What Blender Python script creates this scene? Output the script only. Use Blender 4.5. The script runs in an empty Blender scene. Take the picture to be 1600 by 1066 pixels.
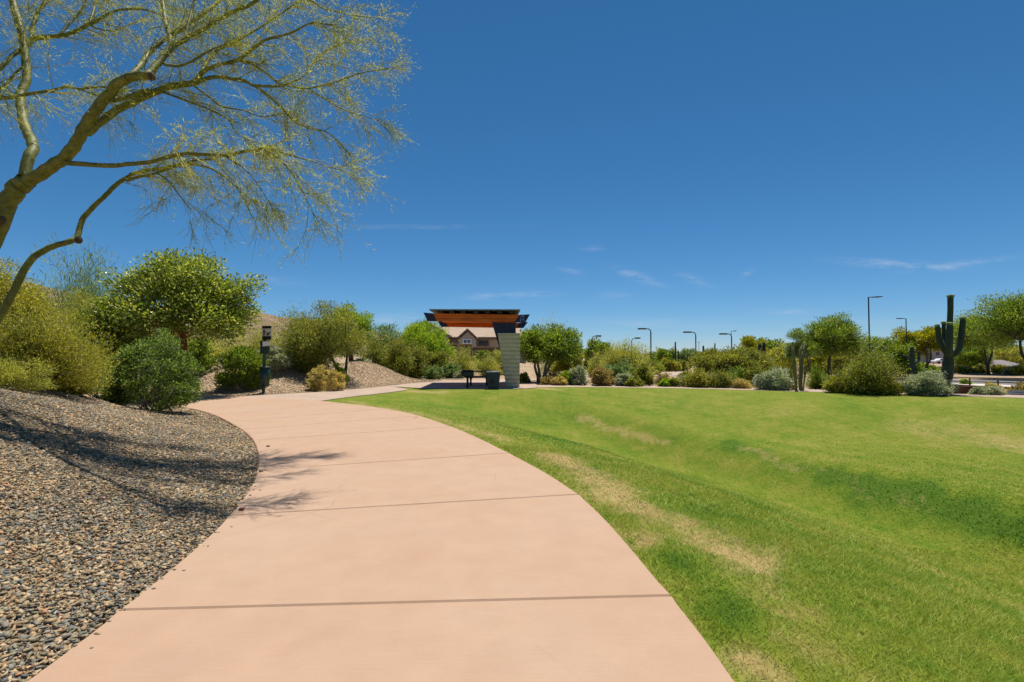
import bpy, bmesh, math, random
import numpy as np
from mathutils import Vector

SC = bpy.context.scene
COL = SC.collection
EYE = 1.6
FPX = 800.0
TILT = math.atan(23.0 / 800.0)
CT, ST = math.cos(TILT), math.sin(TILT)

# ------------------------------------------------------------------ basics
def ray(px, py):
    u = (px - 800.0) / FPX; v = (533.0 - py) / FPX
    x, y, z = u, CT - v * ST, ST + v * CT
    return x / y, z / y

def pt(px, py, d):
    x, z = ray(px, py)
    return Vector((x * d, d, EYE + z * d))

def gz(px, py, z=0.0):
    x, k = ray(px, py)
    d = (z - EYE) / k
    return (x * d, d)

def S(t):
    t = np.clip(t, 0, 1)
    return t * t * (3 - 2 * t)

def wob(x, y, seed, scale):
    r = np.random.RandomState(seed)
    o = np.zeros_like(x, dtype=float)
    for k in range(5):
        a = r.uniform(0, 6.283); f = scale * r.uniform(.6, 1.9); p = r.uniform(0, 6.283)
        o += np.sin((x * math.cos(a) + y * math.sin(a)) * f + p + 1.3 * np.sin((x * math.sin(a) - y * math.cos(a)) * f * .6 + p * 2)) / 5
    return o

def catmull(P, n=10):
    P = [np.array(p, float) for p in P]
    out = []
    for i in range(len(P) - 1):
        p0 = P[max(i - 1, 0)]; p1 = P[i]; p2 = P[i + 1]; p3 = P[min(i + 2, len(P) - 1)]
        for k in range(n):
            t = k / n
            out.append(.5 * ((2 * p1) + (p2 - p0) * t + (2 * p0 - 5 * p1 + 4 * p2 - p3) * t * t + (3 * p1 - p0 - 3 * p2 + p3) * t ** 3))
    out.append(P[-1])
    return np.array(out)

def polydist(x, y, poly):
    d = np.full(x.shape, 1e9)
    for a, b in zip(poly[:-1], poly[1:]):
        vx, vy = b[0] - a[0], b[1] - a[1]
        L = vx * vx + vy * vy + 1e-12
        t = np.clip(((x - a[0]) * vx + (y - a[1]) * vy) / L, 0, 1)
        d = np.minimum(d, (x - a[0] - t * vx) ** 2 + (y - a[1] - t * vy) ** 2)
    return np.sqrt(d)

def inside(x, y, poly):
    r = np.zeros(x.shape, bool)
    n = len(poly)
    for i in range(n):
        x0, y0 = poly[i][0], poly[i][1]; x1, y1 = poly[(i + 1) % n][0], poly[(i + 1) % n][1]
        if y0 == y1: continue
        c = ((y0 > y) != (y1 > y)) & (x < (x1 - x0) * (y - y0) / (y1 - y0) + x0)
        r ^= c
    return r

# ------------------------------------------------------------------ layout of paths and ground
L_CTRL = [(-2.2, -4), (-2.25, 0), (-2.3, 1.7), (-2.42, 3.21), (-2.78, 5.08), (-3.49, 7.07), (-4.8, 9.55), (-6.4, 11.8), (-8.6, 14.4), (-11.2, 16.6), (-14.5, 18.4), (-20, 20.3), (-30, 22)]
R_CTRL = [(1.0, -4), (1.08, 0), (1.08, 2.0), (1.04, 3.4), (.75, 5.85), (-.05, 8.31), (-1.35, 11.4), (-3.3, 14.7), (-6.7, 17.9), (-10.2, 19.7), (-14.2, 21.3), (-20, 23), (-30, 24.8)]
PL = catmull(L_CTRL, 12); PR = catmull(R_CTRL, 12)
TIP = 12 * 8
WALK_LOW = catmull([(-6.7, 17.9), (-6.25, 19.6), (-5.55, 21.4), (-4.95, 23.2), (-4.9, 24.1), (-5.15, 24.6), (-5.9, 25.9)], 6)
WALK_UP = catmull([(-10.6, 19.55), (-9.9, 20.7), (-8.6, 22.1), (-7.45, 24.0), (-6.85, 25.6), (-6.3, 27.6), (-5.4, 30.2), (-3.2, 33.0), (.3, 34.9), (3.0, 34.4)], 6)
PAD = [(-5.95, 26.0), (-4.6, 25.0), (-3.6, 24.55), (-2, 24.35), (-.3, 24.3), (.6, 24.45), (1.15, 25.2), (1.35, 26.6), (1.3, 28.4), (1.2, 31.5), (.6, 33.6), (-1.4, 33.6), (-3.6, 32.2), (-5.2, 29.8)]
FAR_LOW = catmull([(.7, 25.6), (3, 26.0), (5.6, 25.6), (9.2, 24.5), (14.9, 21.6), (19.4, 19.2), (25, 16), (33, 11), (44, 2)], 8)
FAR_UP = catmull([(.9, 27.6), (3, 27.9), (6.0, 27.4), (9.9, 26.1), (15.8, 23.1), (20.5, 20.7), (26, 17.6), (34.4, 12.4), (46, 3.4)], 8)
PADEDGE = np.array(PAD[:8])
LAWN = np.vstack([PR[:TIP + 1], WALK_LOW, np.array(PAD[1:7]), FAR_LOW, [(44, -4.0)]])
LAWN_TOP = np.vstack([WALK_LOW, np.array(PAD[1:7]), FAR_LOW])
MOUND = np.vstack([PL, [(-60, 26), (-60, -6)]])
FARSIDE = np.vstack([PR[TIP + 8:][::-1], WALK_UP])

def lawn_h(x, y):
    a = polydist(x, y, PR); b = polydist(x, y, LAWN_TOP)
    sb = S((b - .1) / 9.0)
    h = -1.85 * S((a - .2) / 7.8) * sb + .85 * S((a - 7.3) / 2.1) * sb
    h += .07 * wob(x, y, 5, .55) * S(a / 3) * S(b / 4)
    return h

def gravel_h(x, y):
    e = np.zeros_like(x, dtype=float)
    inm = inside(x, y, MOUND)
    dl = polydist(x, y, PL)
    m = 1.3 * S((dl + .15) / 5.6) * (1 - .5 * S((dl - 7) / 8)) * S((17 - y) / 5.0) + .05 * wob(x, y, 9, 1.6) * S(dl / 1.5)
    e = np.where(inm, m, e)
    dp = np.minimum(polydist(x, y, FARSIDE), polydist(x, y, FAR_UP))
    k = S((dp + .05) / 2.4)
    out = 1.15 * np.exp(-((x + 12.2) / 3.2) ** 2 - ((y - 26) / 2.9) ** 2)
    out += 1.0 * np.exp(-((x + 15.5) / 3.0) ** 2 - ((y - 27) / 3.4) ** 2)
    out += 1.25 * np.exp(-((x + 8.9) / 2.5) ** 2 - ((y - 30.3) / 2.6) ** 2)
    out += .9 * S((y - 36) / 24) * S((7 - x) / 10)
    r = x / np.maximum(y, 1)
    drop = np.interp(y, [0, 22, 42, 80, 105, 118, 140, 200, 400, 900], [0, 0, -1.1, -1.1, -2.6, -2.6, -.6, -.6, -.3, 0])
    out += drop * S((r - .33) / .27) * (y > 0)
    out += .06 * wob(x, y, 12, .5) * (y < 60)
    out *= k
    return np.where(inm, e, out)

def ground(x, y):
    x = np.atleast_1d(np.asarray(x, float)); y = np.atleast_1d(np.asarray(y, float))
    g = gravel_h(x, y) - .012
    il = inside(x, y, LAWN)
    dd = polydist(x, y, np.vstack([LAWN, LAWN[:1]]))
    g2 = lawn_h(x, y) - .05 - .1 * S(dd / .5)
    return np.where(il, g2, g)

def G(x, y):
    x = float(x); y = float(y)
    xa = np.array([x]); ya = np.array([y])
    if inside(xa, ya, LAWN)[0]: return float(lawn_h(xa, ya)[0])
    return float(ground(xa, ya)[0])

def gp(px, py):
    """where the sight line through this pixel meets the ground"""
    x, k = ray(px, py)
    ds = np.concatenate([np.arange(1.5, 60, .1), np.arange(60, 400, .5)])
    xs = x * ds; zs = EYE + k * ds
    il = inside(xs, ds, LAWN)
    g = np.where(il, lawn_h(xs, ds), ground(xs, ds))
    hit = np.where(zs <= g)[0]
    d = ds[hit[0]] if len(hit) else 400.0
    return float(x * d), float(d)

# ------------------------------------------------------------------ materials
def new_mat(name):
    m = bpy.data.materials.new(name); m.use_nodes = True
    nt = m.node_tree; nt.nodes.clear()
    out = nt.nodes.new('ShaderNodeOutputMaterial')
    return m, nt, out

def ramp(nt, fac, stops, interp='LINEAR'):
    r = nt.nodes.new('ShaderNodeValToRGB'); cr = r.color_ramp; cr.interpolation = interp
    while len(cr.elements) < len(stops): cr.elements.new(.5)
    for e, (p, c) in zip(cr.elements, stops):
        e.position = p; e.color = (*c, 1) if len(c) == 3 else c
    nt.links.new(fac, r.inputs[0])
    return r.outputs[0]

def tnoise(nt, scale, detail=4, rough=.55, vec=None, stretch=None):
    n = nt.nodes.new('ShaderNodeTexNoise')
    n.inputs['Scale'].default_value = scale; n.inputs['Detail'].default_value = detail; n.inputs['Roughness'].default_value = rough
    if vec is None:
        g = nt.nodes.new('ShaderNodeTexCoord'); vec = g.outputs['Object']
    if stretch:
        mp = nt.nodes.new('ShaderNodeMapping'); mp.inputs['Scale'].default_value = stretch
        nt.links.new(vec, mp.inputs[0]); vec = mp.outputs[0]
    nt.links.new(vec, n.inputs['Vector'])
    return n.outputs['Fac']

def mixc(nt, a, b, fac, mode='MIX'):
    m = nt.nodes.new('ShaderNodeMix'); m.data_type = 'RGBA'; m.blend_type = mode
    def put(s, v):
        if hasattr(v, 'is_output'): nt.links.new(v, s)
        elif isinstance(v, (int, float)): s.default_value = v
        else: s.default_value = (*v, 1) if len(v) == 3 else v
    put(m.inputs[0], fac); put(m.inputs[6], a); put(m.inputs[7], b)
    return m.outputs[2]

def math_n(nt, op, a, b=None, clamp=False):
    m = nt.nodes.new('ShaderNodeMath'); m.operation = op; m.use_clamp = clamp
    for i, v in enumerate((a, b)):
        if v is None: continue
        if hasattr(v, 'is_output'): nt.links.new(v, m.inputs[i])
        else: m.inputs[i].default_value = v
    return m.outputs[0]

def bump(nt, h, strength=.5, dist=.02):
    b = nt.nodes.new('ShaderNodeBump'); b.inputs['Strength'].default_value = strength; b.inputs['Distance'].default_value = dist
    nt.links.new(h, b.inputs['Height']); return b.outputs[0]

def princ(nt, out, color, rough=.8, spec=.3, metal=0, normal=None):
    p = nt.nodes.new('ShaderNodeBsdfPrincipled')
    if hasattr(color, 'is_output'): nt.links.new(color, p.inputs['Base Color'])
    else: p.inputs['Base Color'].default_value = (*color, 1)
    if hasattr(rough, 'is_output'): nt.links.new(rough, p.inputs['Roughness'])
    else: p.inputs['Roughness'].default_value = rough
    p.inputs['Specular IOR Level'].default_value = spec; p.inputs['Metallic'].default_value = metal
    if normal is not None: nt.links.new(normal, p.inputs['Normal'])
    nt.links.new(p.outputs[0], out.inputs[0])
    return p

def plain(name, c, rough=.7, spec=.3, metal=0, var=.18, scale=6, bmp=0):
    m, nt, out = new_mat(name)
    f = tnoise(nt, scale, 5)
    col = ramp(nt, f, [(.25, tuple(max(0, v * (1 - var)) for v in c)), (.75, tuple(v * (1 + var) for v in c))])
    nrm = bump(nt, tnoise(nt, scale * 8, 3), bmp, .01) if bmp else None
    princ(nt, out, col, rough, spec, metal, nrm)
    return m

def leaf_mat(name, cols, trans=.3, rough=.5, spec=.35, pale=None):
    """leaf colours vary from leaf to leaf and from clump to clump"""
    m, nt, out = new_mat(name)
    g = nt.nodes.new('ShaderNodeNewGeometry')
    n = len(cols)
    c = ramp(nt, g.outputs['Random Per Island'], [(i / max(n - 1, 1), cols[i]) for i in range(n)])
    f = tnoise(nt, 1.1, 3)
    v = ramp(nt, f, [(.3, (.72, .78, .75)), (.7, (1.28, 1.22, 1.1))])
    c = mixc(nt, c, v, 1.0, 'MULTIPLY')
    p = nt.nodes.new('ShaderNodeBsdfPrincipled'); nt.links.new(c, p.inputs['Base Color'])
    p.inputs['Roughness'].default_value = rough; p.inputs['Specular IOR Level'].default_value = spec
    t = nt.nodes.new('ShaderNodeBsdfTranslucent'); nt.links.new(mixc(nt, c, (1.5, 1.45, .8), 1.0, 'MULTIPLY'), t.inputs[0])
    mx = nt.nodes.new('ShaderNodeMixShader'); mx.inputs[0].default_value = trans
    nt.links.new(p.outputs[0], mx.inputs[1]); nt.links.new(t.outputs[0], mx.inputs[2]); nt.links.new(mx.outputs[0], out.inputs[0])
    return m

def bark_mat(name, c1, c2, scale=14, stretch=(1, 1, .25), b=.5):
    m, nt, out = new_mat(name)
    f = tnoise(nt, scale, 6, .65, None, stretch)
    princ(nt, out, ramp(nt, f, [(.3, c1), (.7, c2)]), .85, .2, 0, bump(nt, f, b, .02))
    return m

M = {}
def build_materials():
    # salmon concrete with broom marks and stains
    m, nt, out = new_mat('salmon_concrete')
    big = tnoise(nt, .55, 5, .6); mid = tnoise(nt, 3.2, 5, .6); fine = tnoise(nt, 160, 2, .6)
    broom = tnoise(nt, 30, 3, .7, None, (.12, 4, 1))
    c = ramp(nt, big, [(.25, (.425, .268, .175)), (.5, (.435, .288, .195)), (.75, (.435, .302, .215))])
    c = mixc(nt, c, ramp(nt, mid, [(.3, (.955, .945, .935)), (.7, (1.04, 1.04, 1.04))]), 1, 'MULTIPLY')
    c = mixc(nt, c, ramp(nt, broom, [(.3, (.96, .955, .95)), (.7, (1.03, 1.03, 1.03))]), 1, 'MULTIPLY')
    c = mixc(nt, c, ramp(nt, fine, [(.3, (.93, .93, .93)), (.7, (1.06, 1.06, 1.06))]), 1, 'MULTIPLY')
    vo = nt.nodes.new('ShaderNodeTexVoronoi'); vo.inputs['Scale'].default_value = 1.9
    tc = nt.nodes.new('ShaderNodeTexCoord'); nt.links.new(tc.outputs['Object'], vo.inputs['Vector'])
    spots = ramp(nt, vo.outputs['Distance'], [(.012, (1, 1, 1)), (.03, (0, 0, 0))])
    c = mixc(nt, c, (.22, .12, .075), math_n(nt, 'MULTIPLY', spots, .5))
    vc = nt.nodes.new('ShaderNodeTexVoronoi'); vc.feature = 'DISTANCE_TO_EDGE'; vc.inputs['Scale'].default_value = .33
    wv = nt.nodes.new('ShaderNodeTexNoise'); wv.inputs['Scale'].default_value = 2.2; wv.inputs['Detail'].default_value = 5
    nt.links.new(tc.outputs['Object'], wv.inputs['Vector']); nt.links.new(mixc(nt, tc.outputs['Object'], wv.outputs['Color'], .12), vc.inputs['Vector'])
    crack = math_n(nt, 'MULTIPLY', ramp(nt, vc.outputs['Distance'], [(.0006, (1, 1, 1)), (.0016, (0, 0, 0))]), ramp(nt, tnoise(nt, .7, 2), [(.5, (0, 0, 0)), (.58, (1, 1, 1))]))
    c = mixc(nt, c, (.20, .125, .08), math_n(nt, 'MULTIPLY', crack, .25))
    grime = ramp(nt, tnoise(nt, .9, 6, .75, None, (1.4, .7, 1)), [(.58, (0, 0, 0)), (.75, (1, 1, 1))])
    c = mixc(nt, c, (.36, .27, .21), math_n(nt, 'MULTIPLY', grime, .35))
    v2 = nt.nodes.new('ShaderNodeTexVoronoi'); v2.inputs['Scale'].default_value = 2.7; nt.links.new(tc.outputs['Object'], v2.inputs['Vector'])
    c = mixc(nt, c, (.62, .55, .46), math_n(nt, 'MULTIPLY', ramp(nt, v2.outputs['Distance'], [(.010, (1, 1, 1)), (.024, (0, 0, 0))]), .6))
    rust = ramp(nt, tnoise(nt, 1.3, 6, .7), [(.62, (0, 0, 0)), (.78, (1, 1, 1))])
    c = mixc(nt, c, (.50, .27, .15), math_n(nt, 'MULTIPLY', rust, .22))
    princ(nt, out, c, .85, .25, 0, bump(nt, mixc(nt, broom, fine, .5), .25, .004))
    M['path'] = m
    m, nt, out = new_mat('pale_concrete')
    c = ramp(nt, tnoise(nt, 1.2, 5), [(.3, (.37, .27, .205)), (.7, (.44, .335, .26))])
    princ(nt, out, c, .85, .2)
    M['walk'] = m
    # decomposed-granite / slate gravel ground
    m, nt, out = new_mat('gravel_ground')
    tc = nt.nodes.new('ShaderNodeTexCoord')
    def vor(sc):
        v = nt.nodes.new('ShaderNodeTexVoronoi'); v.inputs['Scale'].default_value = sc
        nt.links.new(tc.outputs['Object'], v.inputs['Vector']); return v
    v1 = vor(24); v2 = vor(11)
    sep = nt.nodes.new('ShaderNodeSeparateColor'); nt.links.new(v1.outputs['Color'], sep.inputs[0])
    sep2 = nt.nodes.new('ShaderNodeSeparateColor'); nt.links.new(v2.outputs['Color'], sep2.inputs[0])
    stops = [(0, (0.146, 0.115, 0.0813)), (.2, (0.365, 0.257, 0.163)), (.4, (0.482, 0.344, 0.221)), (.6, (0.292, 0.23, 0.163)), (.8, (0.612, 0.446, 0.291)), (.95, (0.729, 0.581, 0.418))]
    c1 = ramp(nt, sep.outputs[0], stops); c2 = ramp(nt, sep2.outputs[1], stops)
    c = mixc(nt, c1, c2, .4)
    big = tnoise(nt, .35, 4)
    c = mixc(nt, c, ramp(nt, big, [(.3, (.8, .78, .75)), (.7, (1.18, 1.12, 1.05))]), 1, 'MULTIPLY')
    h = math_n(nt, 'ADD', v1.outputs['Distance'], v2.outputs['Distance'])
    princ(nt, out, c, .9, .15, 0, bump(nt, h, .9, .05))
    M['gravel'] = m
    # loose stones: slate greys, tans, browns
    m, nt, out = new_mat('slate_stone')
    g = nt.nodes.new('ShaderNodeNewGeometry')
    st = [(0, (0.145, 0.144, 0.126)), (.10, (0.29, 0.203, 0.109)), (.20, (0.399, 0.289, 0.165)), (.31, (0.23, 0.208, 0.137)), (.42, (0.508, 0.358, 0.204)), (.52, (0.242, 0.231, 0.192)), (.62, (0.363, 0.249, 0.137)), (.71, (0.181, 0.18, 0.165)), (.79, (0.556, 0.416, 0.264)), (.87, (0.326, 0.289, 0.192)), (.94, (0.435, 0.243, 0.131)), (.975, (0.462, 0.394, 0.31))]
    c = ramp(nt, g.outputs['Random Per Island'], st, 'CONSTANT')
    c = mixc(nt, c, ramp(nt, tnoise(nt, 60, 4, .7), [(.3, (.7, .7, .7)), (.7, (1.25, 1.22, 1.18))]), 1, 'MULTIPLY')
    c = mixc(nt, c, ramp(nt, tnoise(nt, .9, 3), [(.35, (.82, .85, .9)), (.65, (1.15, 1.1, 1.0))]), 1, 'MULTIPLY')
    princ(nt, out, c, .75, .3)
    M['stone'] = m
    # grass colours follow the dry and rich turf masks, with the hollow's shade painted in
    def grass(name, blades):
        m, nt, out = new_mat(name)
        def attr(n):
            a = nt.nodes.new('ShaderNodeAttribute'); a.attribute_name = n; return a.outputs['Fac']
        g = nt.nodes.new('ShaderNodeNewGeometry')
        pos = g.outputs['Position']
        f1 = tnoise(nt, .6, 6, .7, pos, (1.1, .55, 1)); f2 = tnoise(nt, 4.5, 5, .7, pos, (1.2, .6, 1))
        f3 = tnoise(nt, 1.5, 6, .75, pos, (.8, 1.6, 1))
        f = math_n(nt, 'ADD', math_n(nt, 'MULTIPLY', f1, .55), math_n(nt, 'ADD', math_n(nt, 'MULTIPLY', f2, .4), math_n(nt, 'MULTIPLY', f3, .45)))
        f = math_n(nt, 'SUBTRACT', f, .2)
        f = math_n(nt, 'SUBTRACT', f, math_n(nt, 'MULTIPLY', attr('lush_shade'), .20))
        k = 1.3 if blades else .68  # turf darker, for the shade between blades that the sheet lacks
        c = ramp(nt, f, [(p, tuple(v * k for v in q)) for p, q in [(.27, (.10, .19, .016)), (.40, (.172, .250, .022)), (.53, (.250, .285, .036)), (.70, (.37, .33, .095))]])
        dn = math_n(nt, 'ADD', attr('dry'), math_n(nt, 'MULTIPLY', math_n(nt, 'SUBTRACT', tnoise(nt, 6, 6, .75, pos), .5), 1.5))
        dn = math_n(nt, 'ADD', dn, math_n(nt, 'MULTIPLY', math_n(nt, 'SUBTRACT', tnoise(nt, 1.4, 4, .7, pos, (1, .5, 1)), .5), .9))
        dm = ramp(nt, dn, [(.34, (0, 0, 0)), (1.0, (1, 1, 1))])
        c = mixc(nt, c, (.50, .37, .16) if blades else (.36, .265, .115), math_n(nt, 'MULTIPLY', dm, .9))
        if blades:
            r = g.outputs['Random Per Island']
            c = mixc(nt, c, ramp(nt, r, [(0, (.72, .76, .65)), (.55, (1.08, 1.08, 1.0)), (.9, (1.35, 1.22, 1.4)), (1, (1.8, 1.45, 2.4))]), 1, 'MULTIPLY')
            p = nt.nodes.new('ShaderNodeBsdfPrincipled'); nt.links.new(c, p.inputs['Base Color']); p.inputs['Roughness'].default_value = .55; p.inputs['Specular IOR Level'].default_value = .25
            t = nt.nodes.new('ShaderNodeBsdfTranslucent'); nt.links.new(c, t.inputs[0])
            mx = nt.nodes.new('ShaderNodeMixShader'); mx.inputs[0].default_value = .35
            nt.links.new(p.outputs[0], mx.inputs[1]); nt.links.new(t.outputs[0], mx.inputs[2]); nt.links.new(mx.outputs[0], out.inputs[0])
        else:
            fn = tnoise(nt, 24, 5, .75, pos, (1, .5, 1))
            c = mixc(nt, c, ramp(nt, fn, [(.3, (.70, .73, .62)), (.7, (1.3, 1.26, 1.25))]), 1, 'MULTIPLY')
            princ(nt, out, c, .9, .1, 0, bump(nt, fn, .6, .03))
        return m
    M['lawn'] = grass('lawn_turf', False); M['blade'] = grass('grass_blade', True)
    # foliage
    M['f_big'] = leaf_mat('foliage_dark', [(0.022, 0.042, 0.01), (0.065, 0.12, 0.022), (0.125, 0.2, 0.036), (0.2, 0.29, 0.06), (0.33, 0.41, 0.15)], .45)
    M['f_ebony'] = leaf_mat('foliage_glossy', [(0.05, 0.09, 0.01), (0.13, 0.2, 0.02), (0.22, 0.29, 0.035), (0.33, 0.36, 0.07), (0.52, 0.54, 0.24)], .45, .35, .5)  # palest stop paints glossy highlights on some leaves
    M['f_cassia'] = leaf_mat('foliage_yellow_olive', [(0.14, 0.16, 0.022), (0.22, 0.245, 0.028), (0.31, 0.32, 0.04), (0.4, 0.34, 0.05), (0.47, 0.44, 0.15)], .45)
    M['f_lime'] = leaf_mat('foliage_pale_lime', [(0.26, 0.286, 0.0585), (0.364, 0.377, 0.078), (0.468, 0.455, 0.124)], .45)
    M['f_blue'] = leaf_mat('foliage_blue_green', [(0.0975, 0.169, 0.0585), (0.163, 0.247, 0.0975), (0.247, 0.312, 0.143)], .45)
    M['f_green'] = leaf_mat('foliage_green', [(0.06, 0.11, 0.012), (0.13, 0.21, 0.02), (0.21, 0.3, 0.03), (0.33, 0.37, 0.09)], .45)
    M['f_bright'] = leaf_mat('foliage_bright', [(0.156, 0.26, 0.0182), (0.247, 0.364, 0.026), (0.351, 0.442, 0.052)], .45)
    M['f_olive'] = leaf_mat('foliage_olive', [(0.095, 0.115, 0.02), (0.175, 0.2, 0.034), (0.255, 0.275, 0.05), (0.36, 0.35, 0.1)], .45)
    M['f_yellow'] = leaf_mat('foliage_yellow_flower', [(0.17, 0.2, 0.012), (0.28, 0.29, 0.014), (0.4, 0.36, 0.018), (0.22, 0.25, 0.025)], .45)
    M['f_sage'] = leaf_mat('foliage_silver', [(0.221, 0.26, 0.182), (0.325, 0.364, 0.267), (0.442, 0.481, 0.37), (0.572, 0.585, 0.481)], .3)
    M['f_straw'] = leaf_mat('foliage_straw', [(0.312, 0.234, 0.0845), (0.455, 0.351, 0.143), (0.6, 0.494, 0.234), (0.377, 0.325, 0.0975)], .45)
    M['f_brown'] = leaf_mat('foliage_brown', [(0.195, 0.143, 0.065), (0.312, 0.221, 0.104), (0.403, 0.299, 0.143), (0.247, 0.234, 0.0715)], .45)
    M['f_scrub'] = leaf_mat('foliage_far', [(0.104, 0.143, 0.0455), (0.156, 0.189, 0.065), (0.221, 0.234, 0.078), (0.26, 0.24, 0.078)], .45)
    M['flower'] = leaf_mat('petal_white', [(.45, .45, .33), (.58, .56, .46)], .3)
    M['pv_twig'] = leaf_mat('palo_verde_twig', [(0.204, 0.222, 0.036), (0.312, 0.324, 0.06), (0.432, 0.432, 0.108), (0.552, 0.528, 0.204)], .35)
    M['pv_leaf'] = leaf_mat('palo_verde_leaf', [(0.24, 0.3, 0.036), (0.36, 0.408, 0.06), (0.456, 0.48, 0.108), (0.552, 0.552, 0.192)], .5)
    # palo verde bark: smooth green-yellow with dark scars
    m, nt, out = new_mat('palo_verde_bark')
    f = tnoise(nt, 9, 6, .65); f2 = tnoise(nt, 34, 4, .6)
    c = ramp(nt, f, [(.28, (.07, .078, .009)), (.5, (.14, .15, .018)), (.74, (.25, .245, .04))])
    c = mixc(nt, c, ramp(nt, f2, [(.3, (.7, .7, .68)), (.7, (1.2, 1.2, 1.15))]), 1, 'MULTIPLY')
    sc = ramp(nt, tnoise(nt, 4.2, 4, .7), [(.67, (0, 0, 0)), (.72, (1, 1, 1))])
    c = mixc(nt, c, (.05, .035, .015), math_n(nt, 'MULTIPLY', sc, .75))
    princ(nt, out, c, .6, .35, 0, bump(nt, f2, .35, .01))
    M['pv_bark'] = m
    M['bark'] = bark_mat('bark_dark', (.035, .028, .02), (.10, .08, .06))
    M['bark_red'] = bark_mat('bark_red_brown', (.10, .035, .018), (.24, .09, .045))
    M['bark_grey'] = bark_mat('bark_grey', (.12, .10, .08), (.27, .24, .19))
    M['scar'] = plain('bark_scar', (.085, .06, .03), .9)
    M['saguaro'] = bark_mat('saguaro_skin', (.026, .044, .034), (.055, .078, .05), 10, (1, 1, .4), .2)
    M['saguaro_base'] = bark_mat('saguaro_base', (.035, .04, .03), (.09, .085, .06), 12, (1, 1, .3), .4)
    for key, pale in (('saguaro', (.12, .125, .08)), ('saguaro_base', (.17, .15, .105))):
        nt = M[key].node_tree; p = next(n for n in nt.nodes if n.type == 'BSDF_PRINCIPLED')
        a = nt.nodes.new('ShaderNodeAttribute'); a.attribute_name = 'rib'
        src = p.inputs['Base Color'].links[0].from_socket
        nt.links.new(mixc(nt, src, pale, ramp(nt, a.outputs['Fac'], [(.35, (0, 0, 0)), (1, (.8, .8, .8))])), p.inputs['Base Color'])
    M['bud'] = plain('saguaro_bud', (.19, .25, .09), .7, .3, 0, .3, 20)
    M['organ'] = bark_mat('cactus_stem', (.14, .14, .055), (.25, .23, .11), 12, (1, 1, .2), .3)
    # built things
    m, nt, out = new_mat('orange_timber')
    f = tnoise(nt, 7, 6, .7, None, (.6, .6, 9)); f3 = tnoise(nt, 1.2, 3, .5, None, (1, 1, 4))
    c = ramp(nt, f, [(.28, (.46, .085, .008)), (.5, (.74, .155, .014)), (.75, (.85, .22, .025))])
    c = mixc(nt, c, ramp(nt, f3, [(.3, (.7, .62, .55)), (.7, (1.15, 1.15, 1.1))]), 1, 'MULTIPLY')
    tb = nt.nodes.new('ShaderNodeTexCoord'); wb = nt.nodes.new('ShaderNodeTexWave'); wb.bands_direction = 'Z'; wb.inputs['Scale'].default_value = 2.2; wb.inputs['Distortion'].default_value = .25
    nt.links.new(tb.outputs['Object'], wb.inputs['Vector'])
    c = mixc(nt, c, ramp(nt, wb.outputs['Fac'], [(.0, (.35, .3, .3)), (.16, (1, 1, 1))]), .85, 'MULTIPLY')
    princ(nt, out, c, .55, .3)
    M['timber'] = m
    M['navy'] = plain('navy_steel', (.014, .017, .05), .5, .4, 0, .25, 3)
    M['emblem'] = plain('cutout_sky_blue', (.16, .24, .62), .5)  # blue of sky light seen through the beam-end cut-outs, painted on
    M['deck'] = plain('roof_metal', (.20, .22, .21), .5, .4, .2)
    M['black'] = plain('black_metal', (.018, .02, .024), .5, .4)
    M['bluegrey'] = plain('blue_grey_steel', (.035, .045, .085), .5, .4, 0, .3, 5)
    M['greenbin'] = plain('dark_green_paint', (.012, .04, .032), .45, .45, 0, .3, 9)
    M['post_green'] = plain('green_post', (.05, .075, .06), .5)
    M['signface'] = plain('sign_grey', (.62, .62, .59), .5, .3, 0, .1, 20)
    M['white'] = plain('white_paint', (.82, .83, .84), .5, .3, 0, .06)
    M['ink'] = plain('sign_ink', (.02, .02, .02), .6)
    m, nt, out = new_mat('board_formed_block')
    tcb = nt.nodes.new('ShaderNodeTexCoord')
    f = tnoise(nt, 2.2, 6, .7, None, (1, 1, 3)); f2 = tnoise(nt, 45, 4)
    c = ramp(nt, f, [(.25, (.46, .37, .235)), (.5, (.66, .55, .375)), (.75, (.78, .67, .48))])
    wv = nt.nodes.new('ShaderNodeTexWave'); wv.wave_type = 'BANDS'; wv.bands_direction = 'Z'; wv.inputs['Scale'].default_value = 1.57
    wv.inputs['Distortion'].default_value = .35; wv.inputs['Detail'].default_value = 2
    nt.links.new(tcb.outputs['Object'], wv.inputs['Vector'])
    ln = ramp(nt, wv.outputs['Fac'], [(.0, (.42, .40, .38)), (.10, (1, 1, 1))])
    c = mixc(nt, c, ln, .9, 'MULTIPLY')
    c = mixc(nt, c, ramp(nt, f2, [(.3, (.8, .8, .8)), (.7, (1.12, 1.12, 1.12))]), 1, 'MULTIPLY')
    princ(nt, out, c, .9, .15, 0, bump(nt, f2, .4, .01))
    M['block'] = m
    M['stucco'] = plain('grey_stucco', (.40, .37, .34), .9, .1, 0, .06, 3)
    M['stucco2'] = plain('beige_stucco', (.42, .34, .25), .9, .1, 0, .06, 3)
    m, nt, out = new_mat('clay_roof_tile')
    f = tnoise(nt, 1.5, 5, .7); w2 = tnoise(nt, 14, 2, .5, None, (.4, 3, 3))
    c = ramp(nt, f, [(.3, (.36, .27, .205)), (.7, (.48, .37, .285))])
    c = mixc(nt, c, ramp(nt, w2, [(.3, (.72, .70, .68)), (.7, (1.12, 1.12, 1.1))]), 1, 'MULTIPLY')
    princ(nt, out, c, .85, .15, 0, bump(nt, w2, .5, .05))
    M['tile'] = m
    M['glass'] = plain('window_glass', (.08, .14, .24), .12, .6)
    M['darkglass'] = plain('dark_glass', (.015, .017, .02), .15, .6)
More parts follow.
